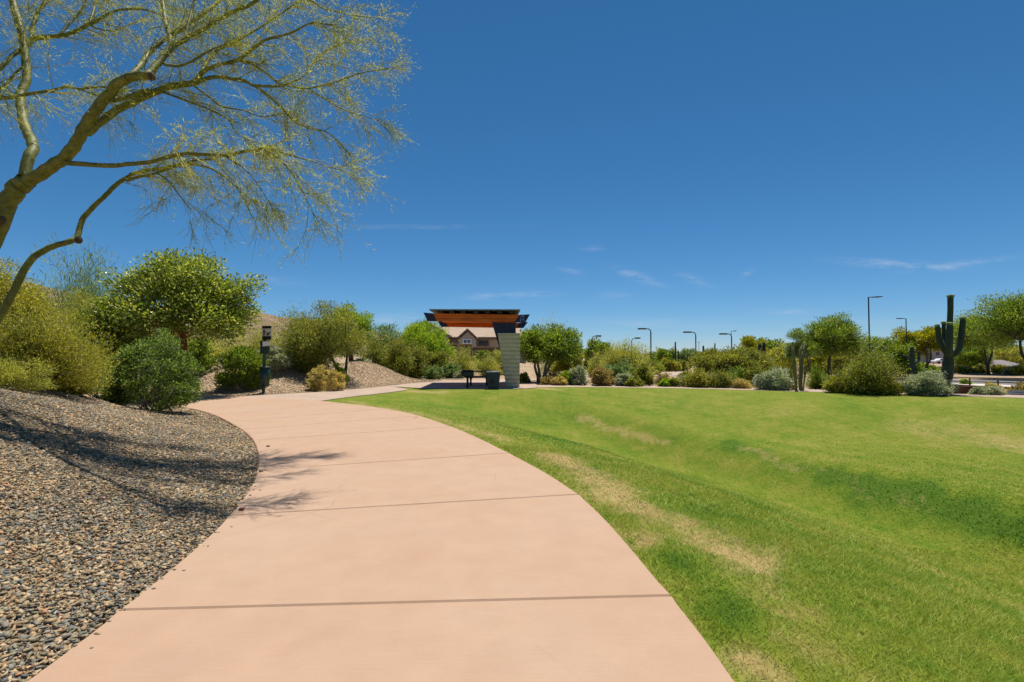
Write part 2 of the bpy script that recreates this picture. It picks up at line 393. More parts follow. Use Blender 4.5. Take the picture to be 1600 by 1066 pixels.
    M['trim'] = plain('brown_trim', (.15, .105, .08), .7)
    M['brownwall'] = plain('brown_block_wall', (.13, .083, .06), .9, .1, 0, .25, 5)
    M['cap'] = plain('wall_cap', (.40, .28, .20), .9, .1)
    M['redwall'] = plain('red_brown_wall', (.16, .07, .042), .9, .1, 0, .15, 3)
    M['litter'] = leaf_mat('dry_twig', [(.22, .16, .09), (.34, .27, .16), (.46, .38, .25), (.16, .11, .07)], .0)
    M['asphalt'] = plain('asphalt', (.17, .16, .16), .9, .15, 0, .1, .8)
    M['kerb'] = plain('kerb_concrete', (.58, .50, .43), .9, .1)
    M['rail'] = plain('fence_metal', (.05, .035, .028), .6)
    M['farwall'] = plain('lavender_grey_wall', (.34, .31, .33), .9, .1, 0, .05)
    M['farblue'] = plain('blue_grey_wall', (.20, .25, .33), .8, .2, 0, .1)
    M['greyroof'] = plain('grey_shingle', (.25, .215, .215), .9, .1, 0, .2, 2)
    M['carwhite'] = plain('car_paint_white', (.7, .7, .7), .25, .5, 0, .02)
    M['carblack'] = plain('car_paint_dark', (.02, .022, .028), .25, .5, 0, .02)
    M['rubber'] = plain('rubber', (.015, .015, .015), .8)
    m, nt, out = new_mat('desert_hill')
    f = tnoise(nt, .05, 8, .65); f2 = tnoise(nt, .45, 5, .7)
    c = ramp(nt, f, [(.3, (.20, .125, .085)), (.7, (.33, .23, .155))])
    c = mixc(nt, c, (.085, .095, .045), ramp(nt, f2, [(.48, (0, 0, 0)), (.62, (.85, .85, .85))]))
    princ(nt, out, c, .95, .05)
    M['hill'] = m
    M['farhill'] = plain('hazed_mountain_rock', (.20, .17, .20), .95, .05, 0, .2, .01)  # bluish distance haze mixed into the rock colour
    M['boulder'] = plain('dark_boulder', (.06, .065, .08), .85, .2, 0, .3, 6, .4)

# ------------------------------------------------------------------ mesh helpers
def tag(o, label=None, cat=None, group=None, kind=None):
    if label: o['label'] = label
    if cat: o['category'] = cat
    if group: o['group'] = group
    if kind: o['kind'] = kind
    return o

def thing(name, loc, label, cat, group=None):
    o = bpy.data.objects.new(name, None); COL.objects.link(o)
    o.empty_display_size = .3
    o.location = loc
    return tag(o, label, cat, group)

def link(name, me, m, parent=None, smooth=False):
    o = bpy.data.objects.new(name, me); COL.objects.link(o)
    if m is not None: me.materials.append(m)
    if parent is not None: o.parent = parent
    if smooth: me.shade_smooth()
    return o

def np_mesh(name, V, F, m, parent=None, smooth=False, attrs=None):
    """V (n,3), F: list of (k,c) index arrays with c corners each"""
    me = bpy.data.meshes.new(name)
    V = np.asarray(V, np.float32)
    if not isinstance(F, list): F = [F]
    F = [np.asarray(f, np.int32) for f in F if len(f)]
    nl = sum(f.size for f in F); npoly = sum(len(f) for f in F)
    me.vertices.add(len(V)); me.vertices.foreach_set('co', V.ravel())
    me.loops.add(nl); me.loops.foreach_set('vertex_index', np.concatenate([f.ravel() for f in F]))
    tot = np.concatenate([np.full(len(f), f.shape[1], np.int32) for f in F])
    st = np.concatenate([[0], np.cumsum(tot)[:-1]]).astype(np.int32)
    me.polygons.add(npoly); me.polygons.foreach_set('loop_start', st)
    try: me.polygons.foreach_set('loop_total', tot)
    except Exception: pass
    me.update(calc_edges=True)
    if attrs:
        for k, a in attrs.items():
            at = me.attributes.new(k, 'FLOAT', 'POINT'); at.data.foreach_set('value', np.asarray(a, np.float32))
    return link(name, me, m, parent, smooth)

class MB:
    """collects shapes (world coordinates) into one mesh"""
    def __init__(s): s.v = []; s.f = []
    def add(s, vs, fs):
        b = len(s.v); s.v += [tuple(v) for v in vs]; s.f += [tuple(i + b for i in f) for f in fs]; return s
    def box(s, c, size, rz=0):
        cx, cy, cz = c; a, b, h = size[0] / 2, size[1] / 2, size[2] / 2
        co, si = math.cos(rz), math.sin(rz)
        vs = []
        for z in (-h, h):
            for x, y in ((-a, -b), (a, -b), (a, b), (-a, b)):
                vs.append((cx + x * co - y * si, cy + x * si + y * co, cz + z))
        return s.add(vs, [(3, 2, 1, 0), (4, 5, 6, 7), (0, 1, 5, 4), (1, 2, 6, 5), (2, 3, 7, 6), (3, 0, 4, 7)])
    def prism(s, poly, vec):
        """poly: list of 3-D points (one planar outline), pushed along vec"""
        n = len(poly); vec = Vector(vec); P = [Vector(p) for p in poly]
        vs = P + [p + vec for p in P]
        return s.add(vs, [tuple(range(n))[::-1], tuple(range(n, 2 * n))] + [(i, (i + 1) % n, n + (i + 1) % n, n + i) for i in range(n)])
    def tube(s, pts, rad, sides=8, caps=True):
        pts = [Vector(p) for p in pts]; n = len(pts)
        if not hasattr(rad, '__len__'): rad = [rad] * n
        up = None; vs = []; fs = []
        for i in range(n):
            t = (pts[min(i + 1, n - 1)] - pts[max(i - 1, 0)]).normalized()
            if up is None:
                up = Vector((0, 0, 1)) if abs(t.z) < .9 else Vector((1, 0, 0))
            a = (up - t * up.dot(t)).normalized(); b = t.cross(a); up = a
            for k in range(sides):
                th = 2 * math.pi * k / sides
                vs.append(pts[i] + (a * math.cos(th) + b * math.sin(th)) * rad[i])
        for i in range(n - 1):
            for k in range(sides):
                fs.append((i * sides + k, i * sides + (k + 1) % sides, (i + 1) * sides + (k + 1) % sides, (i + 1) * sides + k))
        if caps:
            fs.append(tuple(range(sides))[::-1]); fs.append(tuple(range((n - 1) * sides, n * sides)))
        return s.add(vs, fs)
    def build(s, name, m, parent=None, smooth=False, bevel=0):
        off = Vector((0, 0, 0)); p = parent
        while p is not None: off = off + p.location; p = p.parent
        me = bpy.data.meshes.new(name)
        me.from_pydata([(v[0] - off.x, v[1] - off.y, v[2] - off.z) for v in s.v], [], s.f)
        bm = bmesh.new(); bm.from_mesh(me); bmesh.ops.recalc_face_normals(bm, faces=bm.faces[:])
        if bevel: bmesh.ops.bevel(bm, geom=bm.edges[:], offset=bevel, segments=2, affect='EDGES', profile=.5, clamp_overlap=True)
        bm.to_mesh(me); bm.free()
        return link(name, me, m, parent, smooth)

# ---- fast tubes in numpy: many polylines of equal point count
def many_tubes(P, R, sides=3):
    """P (n,k,3) polylines, R (n,k) radii -> verts, quads"""
    n, k, _ = P.shape
    T = np.empty_like(P); T[:, 1:-1] = P[:, 2:] - P[:, :-2]; T[:, 0] = P[:, 1] - P[:, 0]; T[:, -1] = P[:, -1] - P[:, -2]
    T /= np.linalg.norm(T, axis=2, keepdims=True) + 1e-9
    ref = np.where(np.abs(T[:, :1, 2:3]) < .8, np.array([0, 0, 1.]), np.array([1., 0, 0]))
    A = np.cross(T, np.broadcast_to(ref, T.shape)); A /= np.linalg.norm(A, axis=2, keepdims=True) + 1e-9
    B = np.cross(T, A)
    th = np.arange(sides) * 2 * np.pi / sides
    V = P[:, :, None, :] + R[:, :, None, None] * (A[:, :, None, :] * np.cos(th)[None, None, :, None] + B[:, :, None, :] * np.sin(th)[None, None, :, None])
    V = V.reshape(-1, 3)
    i = np.arange(n)[:, None, None] * k * sides; j = np.arange(k - 1)[None, :, None] * sides; c = np.arange(sides)[None, None, :]; c2 = (c + 1) % sides
    Q = np.stack([i + j + c, i + j + c2, i + j + sides + c2, i + j + sides + c], axis=-1).reshape(-1, 4)
    return V, Q

def unit(a): return a / (np.linalg.norm(a, axis=-1, keepdims=True) + 1e-9)

def leaves(C, D, L, W, rng, N=None):
    """rhombic leaves at C along D; N is the way their faces tend to look"""
    n = len(C)
    D = unit(D)
    if N is None: N = rng.normal(size=(n, 3))
    side = unit(np.cross(N + rng.normal(size=(n, 3)) * .3, D))
    nrm = np.cross(D, side)
    L = np.broadcast_to(np.asarray(L, float).reshape(-1, 1), (n, 1)); W = np.broadcast_to(np.asarray(W, float).reshape(-1, 1), (n, 1))
    m = C + D * L * .45 + nrm * L * .08
    V = np.stack([C, m + side * W * .5, C + D * L, m - side * W * .5], axis=1).reshape(-1, 3)
    Q = np.arange(4 * n).reshape(n, 4)
    return V, Q

def merge(parts):
    V = []; Q = []; b = 0
    for v, q in parts:
        V.append(v); Q.append(q + b); b += len(v)
    return np.vstack(V), np.vstack(Q)

# ------------------------------------------------------------------ plants
def size_of(x0, x1, ytop, d):
    xc = (x0 + x1) / 2
    p = pt(xc, ytop, d)
    w = (x1 - x0) / FPX * d
    return p, w

def clump_crown(rng, w, dp, z0, z1, nclump, cr, nleaf, ll, lw, shell=.62, dome=False, wild=.35, up=.35):
    """leaf clumps scattered through an uneven crown; returns leaves and clump centres"""
    if dome:
        u = rng.uniform(-.75, 1, nclump)
    else:
        u = rng.uniform(-.75, 1, nclump)
    ph = rng.uniform(0, 2 * np.pi, nclump); s = np.sqrt(np.clip(1 - u * u, 0, 1))
    dr = np.stack([s * np.cos(ph), s * np.sin(ph), u], 1)
    rr = shell + (1 - shell) * rng.uniform(0, 1, nclump) ** .7
    lump = 1 + 1.35 * wild * (wob(dr[:, 0] * 2.2 + dr[:, 2], dr[:, 1] * 2.2 - dr[:, 2], rng.randint(9999), 1.5))
    rr = rr * np.clip(lump, .55, 1.25)
    zc = z0 + (z1 - z0) * (.34 if dome else .42); up_h = z1 - zc; dn_h = zc - z0
    C = np.stack([dr[:, 0] * rr * w / 2, dr[:, 1] * rr * dp / 2, zc + np.where(dr[:, 2] > 0, dr[:, 2] * rr * up_h, dr[:, 2] * rr * dn_h)], 1)
    C[:, 2] = np.maximum(C[:, 2], z0 + cr * .3)
    wt = rng.uniform(.4, 1.6, nclump); k = rng.choice(nclump, nleaf, p=wt / wt.sum())
    off = np.clip(rng.normal(size=(nleaf, 3)), -1.7, 1.7) * cr * np.array([.5, .5, .36])
    P = C[k] + off
    P[:, 2] = np.maximum(P[:, 2], .01)
    D = unit(off) * .8 + unit(P - np.array([0, 0, zc - .2 * (z1 - z0)])) * .7 + rng.normal(size=(nleaf, 3)) * .55 + np.array([0, 0, up])
    N = unit(off) * .6 + unit(P - np.array([0, 0, zc])) * .5 + np.array([0, 0, .75]) + rng.normal(size=(nleaf, 3)) * .5
    V, Q = leaves(P, D, ll * rng.uniform(.55, 1.5, nleaf), lw * rng.uniform(.6, 1.4, nleaf), rng, N)
    # shoots that stand out of the outline
    ns = max(6, nclump // 2); b = C[rng.choice(nclump, ns)]
    o = unit(b - np.array([0, 0, zc])) + np.array([0, 0, .55]) + rng.normal(size=(ns, 3)) * .35; o = unit(o)
    ln = rng.uniform(.4, 1.25, ns) * cr * 1.25; per = 16
    t = rng.uniform(0, 1, (ns, per)); sp = (b[:, None] + o[:, None] * (ln[:, None] * t)[..., None] + rng.normal(size=(ns, per, 3)) * cr * .07).reshape(-1, 3)
    sp[:, 2] = np.clip(sp[:, 2], .01, z1 * 1.04)
    V2, Q2 = leaves(sp, np.repeat(o, per, 0) * .6 + rng.normal(size=sp.shape) * .6, ll * rng.uniform(.5, 1.1, len(sp)), lw * rng.uniform(.6, 1.1, len(sp)), rng)
    V, Q = merge([(V, Q), (V2, Q2)])
    return V, Q, C

def curve_to(rng, a, b, n, sag=.0, jit=.06):
    a = np.asarray(a, float); b = np.asarray(b, float)
    t = np.linspace(0, 1, 4)[:, None]
    L = np.linalg.norm(b - a)
    o = a + (b - a) * t
    o[:, 2] += (np.sin(t[:, 0] * np.pi) * sag * L)
    o[1:-1] += rng.normal(size=(2, 3)) * jit * L
    C = catmull(o, 8)
    return C[np.linspace(0, len(C) - 1, n).round().astype(int)]

def plant(kind, name, label, cat, x0, x1, ytop, mat, d=None, ybase=None, group=None, seed=None, bark='bark_grey', **k):
    xc = (x0 + x1) / 2
    if d is None: X, d = gp(k.get('bx', xc), ybase)
    p, w = size_of(x0, x1, ytop, d)
    bx = k.get('bx', None)
    X0 = p.x if bx is None else (bx - 800) / FPX * d
    zb = G(X0, d) if k.get('z') is None else k['z']
    H = p.z - zb
    if H < .15: H = .15
    dx = p.x - X0
    rng = np.random.RandomState(seed if seed is not None else (int(abs(xc) * 7 + ytop * 13 + d * 31) % 99991))
    root = thing(name, (X0, d, zb), label, cat, group)
    dep = k.get('depth', 1.0) * min(w, max(H * 1.3, w * .6))
    ll = max(k.get('leaf', .05) * 1.25, d * .0043); lw = ll * max(k.get('asp', .5), .06)
    area = math.pi * (w / 2) * (H if kind != 'tree' else H * .7) * 1.15
    nl = int(min(k.get('maxl', 15000) * 1.5, k.get('cover', 3.6) * 1.7 * area / (ll * lw * .5)))
    nl = max(nl, 160)
    fol = M[mat]
    if kind in ('shrub', 'dome'):
        z0 = k.get('lift', 0.0) * H
        nc = k.get('nc', 70 if kind == 'shrub' else 110); cr = k.get('cr', .2 if kind == 'shrub' else .13) * min(w, 2 * H) * .75
        V, Q, C = clump_crown(rng, w * .93, dep * .93, z0, H * .97, nc, cr, nl, ll, lw, k.get('shell', .6), True, k.get('wild', .45 if kind == 'shrub' else .16), k.get('up', .35))
        V[:, 0] += dx
        np_mesh('foliage', V, Q, fol, root)
        ns = k.get('stems', 14)
        idx = rng.choice(len(C), min(ns, len(C)), replace=False)
        P = np.stack([curve_to(rng, (rng.normal() * .06 * w, rng.normal() * .06 * w, -.03), C[i] * np.array([.9, .9, .9]) + np.array([dx, 0, 0]), 5, .05) for i in idx])
        R = np.linspace(1, .35, 5)[None, :] * np.full((len(idx), 1), max(.012 * H, d * .0005))
        V2, Q2 = many_tubes(P, R, 5); np_mesh('stem', V2, Q2, M[bark], root, True)
        if k.get('flowers'):
            f = rng.choice(len(V) // 4, k['flowers']); c = V[f * 4 + 2]
            V3, Q3 = leaves(np.repeat(c, 4, 0), rng.normal(size=(len(c) * 4, 3)) + np.array([0, 0, .6]), ll * .9, ll * .7, rng)
            np_mesh('blossom', V3, Q3, M['flower'], root)
    elif kind == 'airy':
        ns = k.get('stems', 60); seg = 7
        # stems fan out from the base to an uneven dome
        u = rng.uniform(.0, 1, ns) ** .8; ph = rng.uniform(0, 2 * np.pi, ns); s = np.sqrt(1 - (u * .98) ** 2)
        lump = rng.uniform(.55, 1.1, ns)
        E = np.stack([s * np.cos(ph) * w / 2 * lump, s * np.sin(ph) * dep / 2 * lump, (.12 + .88 * u) * H * lump], 1)
        E[:, 2] = np.minimum(E[:, 2], H)
        B = np.stack([rng.normal(size=ns) * .07 * w, rng.normal(size=ns) * .07 * dep, np.full(ns, -.03)], 1)
        t = np.linspace(0, 1, seg)[None, :, None]
        ctrl = B * .5 + E * .5; ctrl[:, :2] = B[:, :2] * .6 + E[:, :2] * .4; ctrl[:, 2] = E[:, 2] * .62
        P = B[:, None] * (1 - t) ** 2 + ctrl[:, None] * 2 * t * (1 - t) + E[:, None] * t ** 2
        P[:, 1:] += rng.normal(size=(ns, seg - 1, 3)) * .022 * H
        P[:, :, 0] += dx * t[:, :, 0]
        R = np.linspace(1, .3, seg)[None] * np.full((ns, 1), max(k.get('sr', .008) , d * .0004))
        V2, Q2 = many_tubes(P, R, 4); np_mesh('stem', V2, Q2, M[bark], root, True)
        si = rng.randint(0, ns, nl); tt = rng.uniform(k.get('bare', .3), 1, nl) ** .85
        f = tt * (seg - 1); i0 = np.minimum(f.astype(int), seg - 2); fr = (f - i0)[:, None]
        C = P[si, i0] * (1 - fr) + P[si, i0 + 1] * fr
        T = unit(P[si, i0 + 1] - P[si, i0])
        off = rng.normal(size=(nl, 3)) * k.get('puff', .055) * max(w, H) * (.4 + tt[:, None])
        D = T * .8 + rng.normal(size=(nl, 3)) * .55 + np.array([0, 0, .3])
        PP = C + off; PP[:, 2] = np.maximum(PP[:, 2], .01)
        N = unit(off) * .7 + np.array([0, 0, .7]) + rng.normal(size=(nl, 3)) * .5
        V, Q = leaves(PP, D, ll * rng.uniform(.6, 1.5, nl), lw * rng.uniform(.7, 1.3, nl), rng, N)
        np_mesh('foliage', V, Q, fol, root)
    elif kind == 'tree':
        cb = k.get('cb', .35) * H            # where the crown begins
        V, Q, C = clump_crown(rng, w * .93, dep * .93, cb, H * .97, k.get('nc', 60), k.get('cr', .17) * min(w, H), nl, ll, lw, k.get('shell', .5), False, k.get('wild', .4), k.get('up', .3))
        V[:, 0] += dx; C[:, 0] += dx
        np_mesh('crown', V, Q, fol, root)
        nt_ = k.get('trunks', 1); tr = k.get('tr', .045) * H
        tops = []; parts = []
        for j in range(nt_):
            a = 2 * math.pi * j / max(nt_, 1) + rng.uniform(0, 1)
            sp = 0 if nt_ == 1 else .16 * w
            top = (dx * .55 + math.cos(a) * sp, math.sin(a) * sp, cb + .12 * (H - cb))
            P = curve_to(rng, (math.cos(a) * tr * .7 * (nt_ > 1), math.sin(a) * tr * .7 * (nt_ > 1), -.05), top, 7, .0, .035)
            tops.append(P[-1]); parts.append(many_tubes(P[None], np.linspace(1.15, .62, 7)[None] * tr / (1 if nt_ == 1 else 1.35), 9))
        np_mesh('trunk', *merge(parts), M[bark], root, True)
        idx = rng.choice(len(C), min(k.get('limbs', 18), len(C)), replace=False)
        P = []
        for i in idx:
            tp = min(tops, key=lambda q: np.linalg.norm(q[:2] - C[i][:2]))
            P.append(curve_to(rng, tp, C[i], 6, .03, .045))
        P = np.stack(P); R = np.linspace(.5, .12, 6)[None] * np.full((len(idx), 1), tr)
        np_mesh('limb', *many_tubes(P, R, 6), M[bark], root, True)
        if k.get('flowers'):
            f = rng.choice(len(V) // 4, k['flowers']); c = V[f * 4 + 2]
            V3, Q3 = leaves(np.repeat(c, 5, 0) + rng.normal(size=(len(c) * 5, 3)) * .05, rng.normal(size=(len(c) * 5, 3)) + np.array([0, 0, .6]), ll * .8, ll * .6, rng)
            np_mesh('blossom', V3, Q3, M['flower'], root)
    return root

# ------------------------------------------------------------------ setting
def axis(lo, hi, step, far_lo, far_hi):
    mid = list(np.arange(lo, hi + 1e-6, step))
    a = []; s = step; v = lo
    while v > far_lo: s *= 1.16; v -= s; a.append(v)
    b = []; s = step; v = hi
    while v < far_hi: s *= 1.16; v += s; b.append(v)
    return np.array(a[::-1] + mid + b)

def grid_faces(nx, ny, keep=None):
    i, j = np.meshgrid(np.arange(nx - 1), np.arange(ny - 1), indexing='ij')
    q = np.stack([i * ny + j, (i + 1) * ny + j, (i + 1) * ny + j + 1, i * ny + j + 1], -1).reshape(-1, 4)
    if keep is not None: q = q[keep[q].any(1)]
    return q

def compact(V, Q):
    u, inv = np.unique(Q.ravel(), return_inverse=True)
    return V[u], inv.reshape(Q.shape), u

def segd(x, y, a, b):
    return polydist(x, y, np.array([a, b]))

DRY = []; LUSH_SHADE = []
def lawn_wear_shade():
    def L(p): return gp(*p)
    for a, b, r, s in [((868, 716), (985, 785), .40, .9), ((985, 785), (1125, 858), .36, .9), ((1110, 850), (1160, 868), .35, 1.1), ((1165, 890), (1225, 965), .40, .6), ((1235, 960), (1240, 1020), .3, .5),
                       ((540, 628), (660, 650), .45, .7), ((660, 650), (800, 694), .28, .7), ((905, 655), (960, 672), .35, .75), ((960, 672), (1040, 697), .28, .8), ((1160, 703), (1260, 735), .22, .55),
                       ((1450, 672), (1560, 690), 1.7, .55), ((1560, 690), (1640, 705), 1.6, .62), ((640, 612), (690, 614), .7, .9), ((830, 607), (862, 609), .7, .8), ((1180, 640), (1260, 645), 1.5, .35), ((1020, 628), (1100, 632), 2, .3),
                       ((1060, 780), (1220, 830), .25, .3), ((1240, 720), (1440, 800), .3, .35), ((1010, 845), (1020, 848), .14, .7), ((1285, 970), (1300, 980), .12, .5), ((1140, 1030), (1165, 1060), .16, .9)]:
        DRY.append((L(a), L(b), r, s))
    for a, b, r, s in [((1300, 748), (1640, 838), .42, 1.5), ((1130, 692), (1300, 748), .3, 1.0), ((1210, 735), (1560, 850), .25, .6), ((960, 720), (1400, 880), .22, .5), ((880, 690), (1080, 745), 1.0, .7), ((1090, 790), (1330, 880), .6, .6), ((640, 630), (900, 660), 1.2, .6), ((1280, 880), (1600, 1010), .7, .5), ((1370, 660), (1330, 640), 1.2, .5), ((900, 735), (925, 745), .2, .8), ((1050, 880), (1120, 970), .2, .7)]:  # first entries paint shade along the hollow, the rest richer grass
        LUSH_SHADE.append((L(a), L(b), r, s))

def wear_shade(x, y):
    dry = np.zeros_like(x); lush_shade = np.zeros_like(x)
    jx = x + .22 * wob(x, y, 31, 3.5); jy = y + .3 * wob(x, y, 32, 3.0)
    for a, b, r, s in DRY: dry = np.maximum(dry, s * np.exp(-(segd(jx, jy, a, b) / r) ** 2))
    e = polydist(x, y, PR); dry = np.maximum(dry, .42 * np.exp(-(e / .10) ** 2))
    lush_shade = lush_shade + .28 * np.sin(e * 5.2 + 1.2 * wob(x, y, 41, .7)) * S((e - .4) / 1.5) * S((16 - e) / 6)
    for a, b, r, s in LUSH_SHADE: lush_shade = np.maximum(lush_shade, s * np.exp(-(segd(jx, jy, a, b) / r) ** 2))
    return dry, lush_shade

def build_setting():
    # ---- one ground sheet that reaches the horizon
    xs = axis(-34, 46, .27, -4200, 4200); ys = axis(-4, 48, .27, -700, 5200)
    X, Y = np.meshgrid(xs, ys, indexing='ij'); x = X.ravel(); y = Y.ravel()
    z = ground(x, y)
    V = np.stack([x, y, z], 1)
    o = np_mesh('ground', V, grid_faces(len(xs), len(ys)), M['gravel'], None, True); tag(o, kind='structure')
    # ---- lawn
    xs = np.arange(-8, 44.5, .16); ys = np.arange(-4, 27.6, .16)
    X, Y = np.meshgrid(xs, ys, indexing='ij'); x = X.ravel(); y = Y.ravel()
    il = inside(x, y, LAWN); dd = polydist(x, y, np.vstack([LAWN, LAWN[:1]]))
    sd = np.where(il, dd, -dd)
    z = lawn_h(x, y) + np.clip(.004 + sd * .12, -.035, .02)
    Q = grid_faces(len(xs), len(ys), sd > -.14)
    V, Q, u = compact(np.stack([x, y, z], 1), Q)
    dry, lush_shade = wear_shade(V[:, 0].astype(float), V[:, 1].astype(float))
    o = np_mesh('lawn', V, Q, M['lawn'], None, True, {'dry': dry, 'lush_shade': lush_shade}); tag(o, kind='structure')
    # ---- main path: poured slabs with open joints between them
    mb = MB()
    zt = .032; gap = .007
    ln = np.hypot(*(np.diff(PL, axis=0).T)).mean()
    def edge(P, t):
        f = min(max(t * 12, 0), len(P) - 1.001); i = int(f); r = f - i
        return P[i] * (1 - r) + P[i + 1] * r
    def slab(t0, t1, n=10):
        a = []; b = []
        for k in range(n + 1):
            t = t0 + (t1 - t0) * k / n
            a.append(edge(PL, t)); b.append(edge(PR, t))
        out = [(p[0], p[1]) for p in a] + [(p[0], p[1]) for p in b[::-1]]
        m = len(out); vs = []
        cx = sum(p[0] for p in out) / m; cy = sum(p[1] for p in out) / m
        ins = []
        for i in range(m):                       # a small tooled edge
            p, q = Vector(out[i - 1]), Vector(out[(i + 1) % m]); tt = (q - p).normalized(); nn = Vector((-tt.y, tt.x))
            c = Vector(out[i]); w = c + nn * .012
            if (Vector((cx, cy)) - c).dot(nn) < 0: w = c - nn * .012
            ins.append(w)
        for p in out: vs.append((p[0], p[1], -.10))
        for p in out: vs.append((p[0], p[1], zt - .012))
        for p in ins: vs.append((p[0], p[1], zt))
        fs = []
        for i in range(m):
            j = (i + 1) % m
            fs.append((i, j, m + j, m + i)); fs.append((m + i, m + j, 2 * m + j, 2 * m + i))
        for k in range(n):
            fs.append((2 * m + k, 2 * m + k + 1, 2 * m + m - 2 - k, 2 * m + m - 1 - k))
        mb.add(vs, fs)
    js = [0, .55, 1.1, 2.05, 3, 4, 5, 6, 6.62, 7.15, 7.7, 8.2, 8.75, 9.3, 9.9, 10.5, 11.2, 12]
    for t0, t1 in zip(js[:-1], js[1:]):
        sc = gap / 2.2
        slab(t0 + sc, t1 - sc)
    tag(mb.build('path', M['path']), kind='structure')
    def flat(name, poly, z, m, thick=.12):
        bm = bmesh.new(); vs = [bm.verts.new((p[0], p[1], z)) for p in poly]
        f = bm.faces.new(vs)
        if f.normal.z < 0: f.normal_flip()
        r = bmesh.ops.extrude_face_region(bm, geom=[f])
        for v in [g for g in r['geom'] if isinstance(g, bmesh.types.BMVert)]: v.co.z -= thick
        bmesh.ops.recalc_face_normals(bm, faces=bm.faces[:]); bmesh.ops.triangulate(bm, faces=bm.faces[:])
        me = bpy.data.meshes.new(name); bm.to_mesh(me); bm.free()
        return tag(link(name, me, m), kind='structure')
    flat('walkway', list(WALK_LOW) + list(WALK_UP[::-1]), .026, M['walk'])
    flat('patio', PAD, .035, M['walk'])
    flat('footpath', list(FAR_LOW) + list(FAR_UP[::-1]), .020, M['walk'])
    # ---- draped strips: the road and its kerbs, a back path
    def drape(name, lo, hi, lift, m, n=40, across=6):
        a = np.array([gp(*p) for p in lo]); b = np.array([gp(*p) for p in hi])
        a = catmull(a, 8); b = catmull(b, 8)
        if len(a) != len(b): raise ValueError(name)
        s = np.linspace(0, 1, across)[None, :, None]
        P = a[:, None] * (1 - s) + b[:, None] * s
        x = P[..., 0].ravel(); y = P[..., 1].ravel()
        V = np.stack([x, y, ground(x, y) + lift], 1)
        o = np_mesh(name, V, grid_faces(P.shape[0], P.shape[1]), m, None, True)
        return tag(o, kind='structure')
    drape('road', [(1385, 597.5), (1490, 601.5), (1600, 607), (1700, 614)], [(1385, 591.5), (1490, 593.8), (1600, 597.2), (1700, 601)], .05, M['asphalt'])
    drape('kerb', [(1385, 598.9), (1490, 603.0), (1600, 608.8), (1700, 616)], [(1385, 597.5), (1490, 601.5), (1600, 607), (1700, 614)], .15, M['kerb'])
    drape('pavement', [(1385, 584.6), (1490, 585.0), (1600, 586.6), (1700, 588)], [(1385, 583.4), (1490, 583.6), (1600, 584.9), (1700, 586)], .08, M['kerb'])
    drape('back_path', [(650, 589.5), (690, 592.6), (730, 594.5)], [(650, 588.3), (690, 590.9), (730, 592.8)], .03, M['walk'])
    drape('side_path', [(905, 588.5), (945, 588.5), (985, 588)], [(905, 583), (945, 583), (985, 583)], .03, M['walk'])
    drape('pavement', [(1010, 588.5), (1050, 588), (1110, 586.5)], [(1010, 582.5), (1050, 581.5), (1110, 581)], .03, M['walk'])
    # ---- hills
    def hill(name, ridge, d, depth, m, seed, rough):
        n = 90 if len(ridge) < 12 else 220; k = 26
        px = np.linspace(ridge[0][0], ridge[-1][0], n)
        py = np.interp(px, [r[0] for r in ridge], [r[1] for r in ridge])
        V = np.zeros((n, k, 3))
        for i in range(n):
            p = pt(px[i], py[i], d)
            for j in range(k):
                t = j / (k - 1)
                prof = math.sin(math.pi * t) ** .9
                y = d - depth / 2 + depth * t
                V[i, j] = (p.x * y / d, y, -4 + (p.z + 4) * prof)
        x = V[..., 0]; y = V[..., 1]
        V[..., 2] += rough * (wob(x, y, seed, 6.0 / depth) + .6 * wob(x, y, seed + 1, 18.0 / depth) + .35 * wob(x, y, seed + 2, 50.0 / depth))
        o = np_mesh(name, V.reshape(-1, 3), grid_faces(n, k), m, None, True)
        return tag(o, kind='structure')
    hill('hill', [(-1500, 556), (-1000, 522), (-560, 486), (-300, 462), (-160, 452), (-40, 440), (60, 447), (120, 462), (170, 468), (250, 492), (330, 492), (370, 490), (392, 488.5), (415, 491), (440, 497), (480, 500), (505, 501), (560, 510), (640, 535), (700, 556)], 420, 260, M['hill'], 3, 1.2)
    hill('mountain', [(880, 558), (896, 553), (905, 547), (912, 545), (920, 548), (932, 555), (950, 559)], 2600, 900, M['farhill'], 6, 3)
    hill('mountain', [(1045, 558), (1058, 552), (1066, 548), (1074, 549), (1082, 553), (1096, 558)], 2400, 800, M['farhill'], 8, 3)
    # ---- far scrub that reads as one mass
    rng = np.random.RandomState(77)
    n = 1500
    d = 150 * (520 / 150) ** rng.uniform(0, 1, n); u = rng.uniform(-1.15, 1.2, n)
    ok = ~((u > .78) & (u < 1.0) & (d < 260)); d = d[ok]; u = u[ok]; n = len(d)
    cx = u * d; cz = ground(cx, d); hh = rng.uniform(1.5, 4.2, n)
    k = 26
    off = rng.normal(size=(n, k, 3)) * np.array([.42, .42, .26]); C = np.stack([cx, d, cz], 1)[:, None] + off * hh[:, None, None]
    C[..., 2] += hh[:, None] * .45; C[..., 2] = np.maximum(C[..., 2], cz[:, None])
    C = C.reshape(-1, 3); L = np.repeat(d * .0036, k)
    Vv, Q = leaves(C, rng.normal(size=C.shape) + np.array([0, 0, .4]), L, L * .7, rng)
    tag(np_mesh('desert_scrub', Vv, Q, M['f_scrub']), 'far belt of mixed desert scrub along the horizon', 'scrub', None, 'stuff')

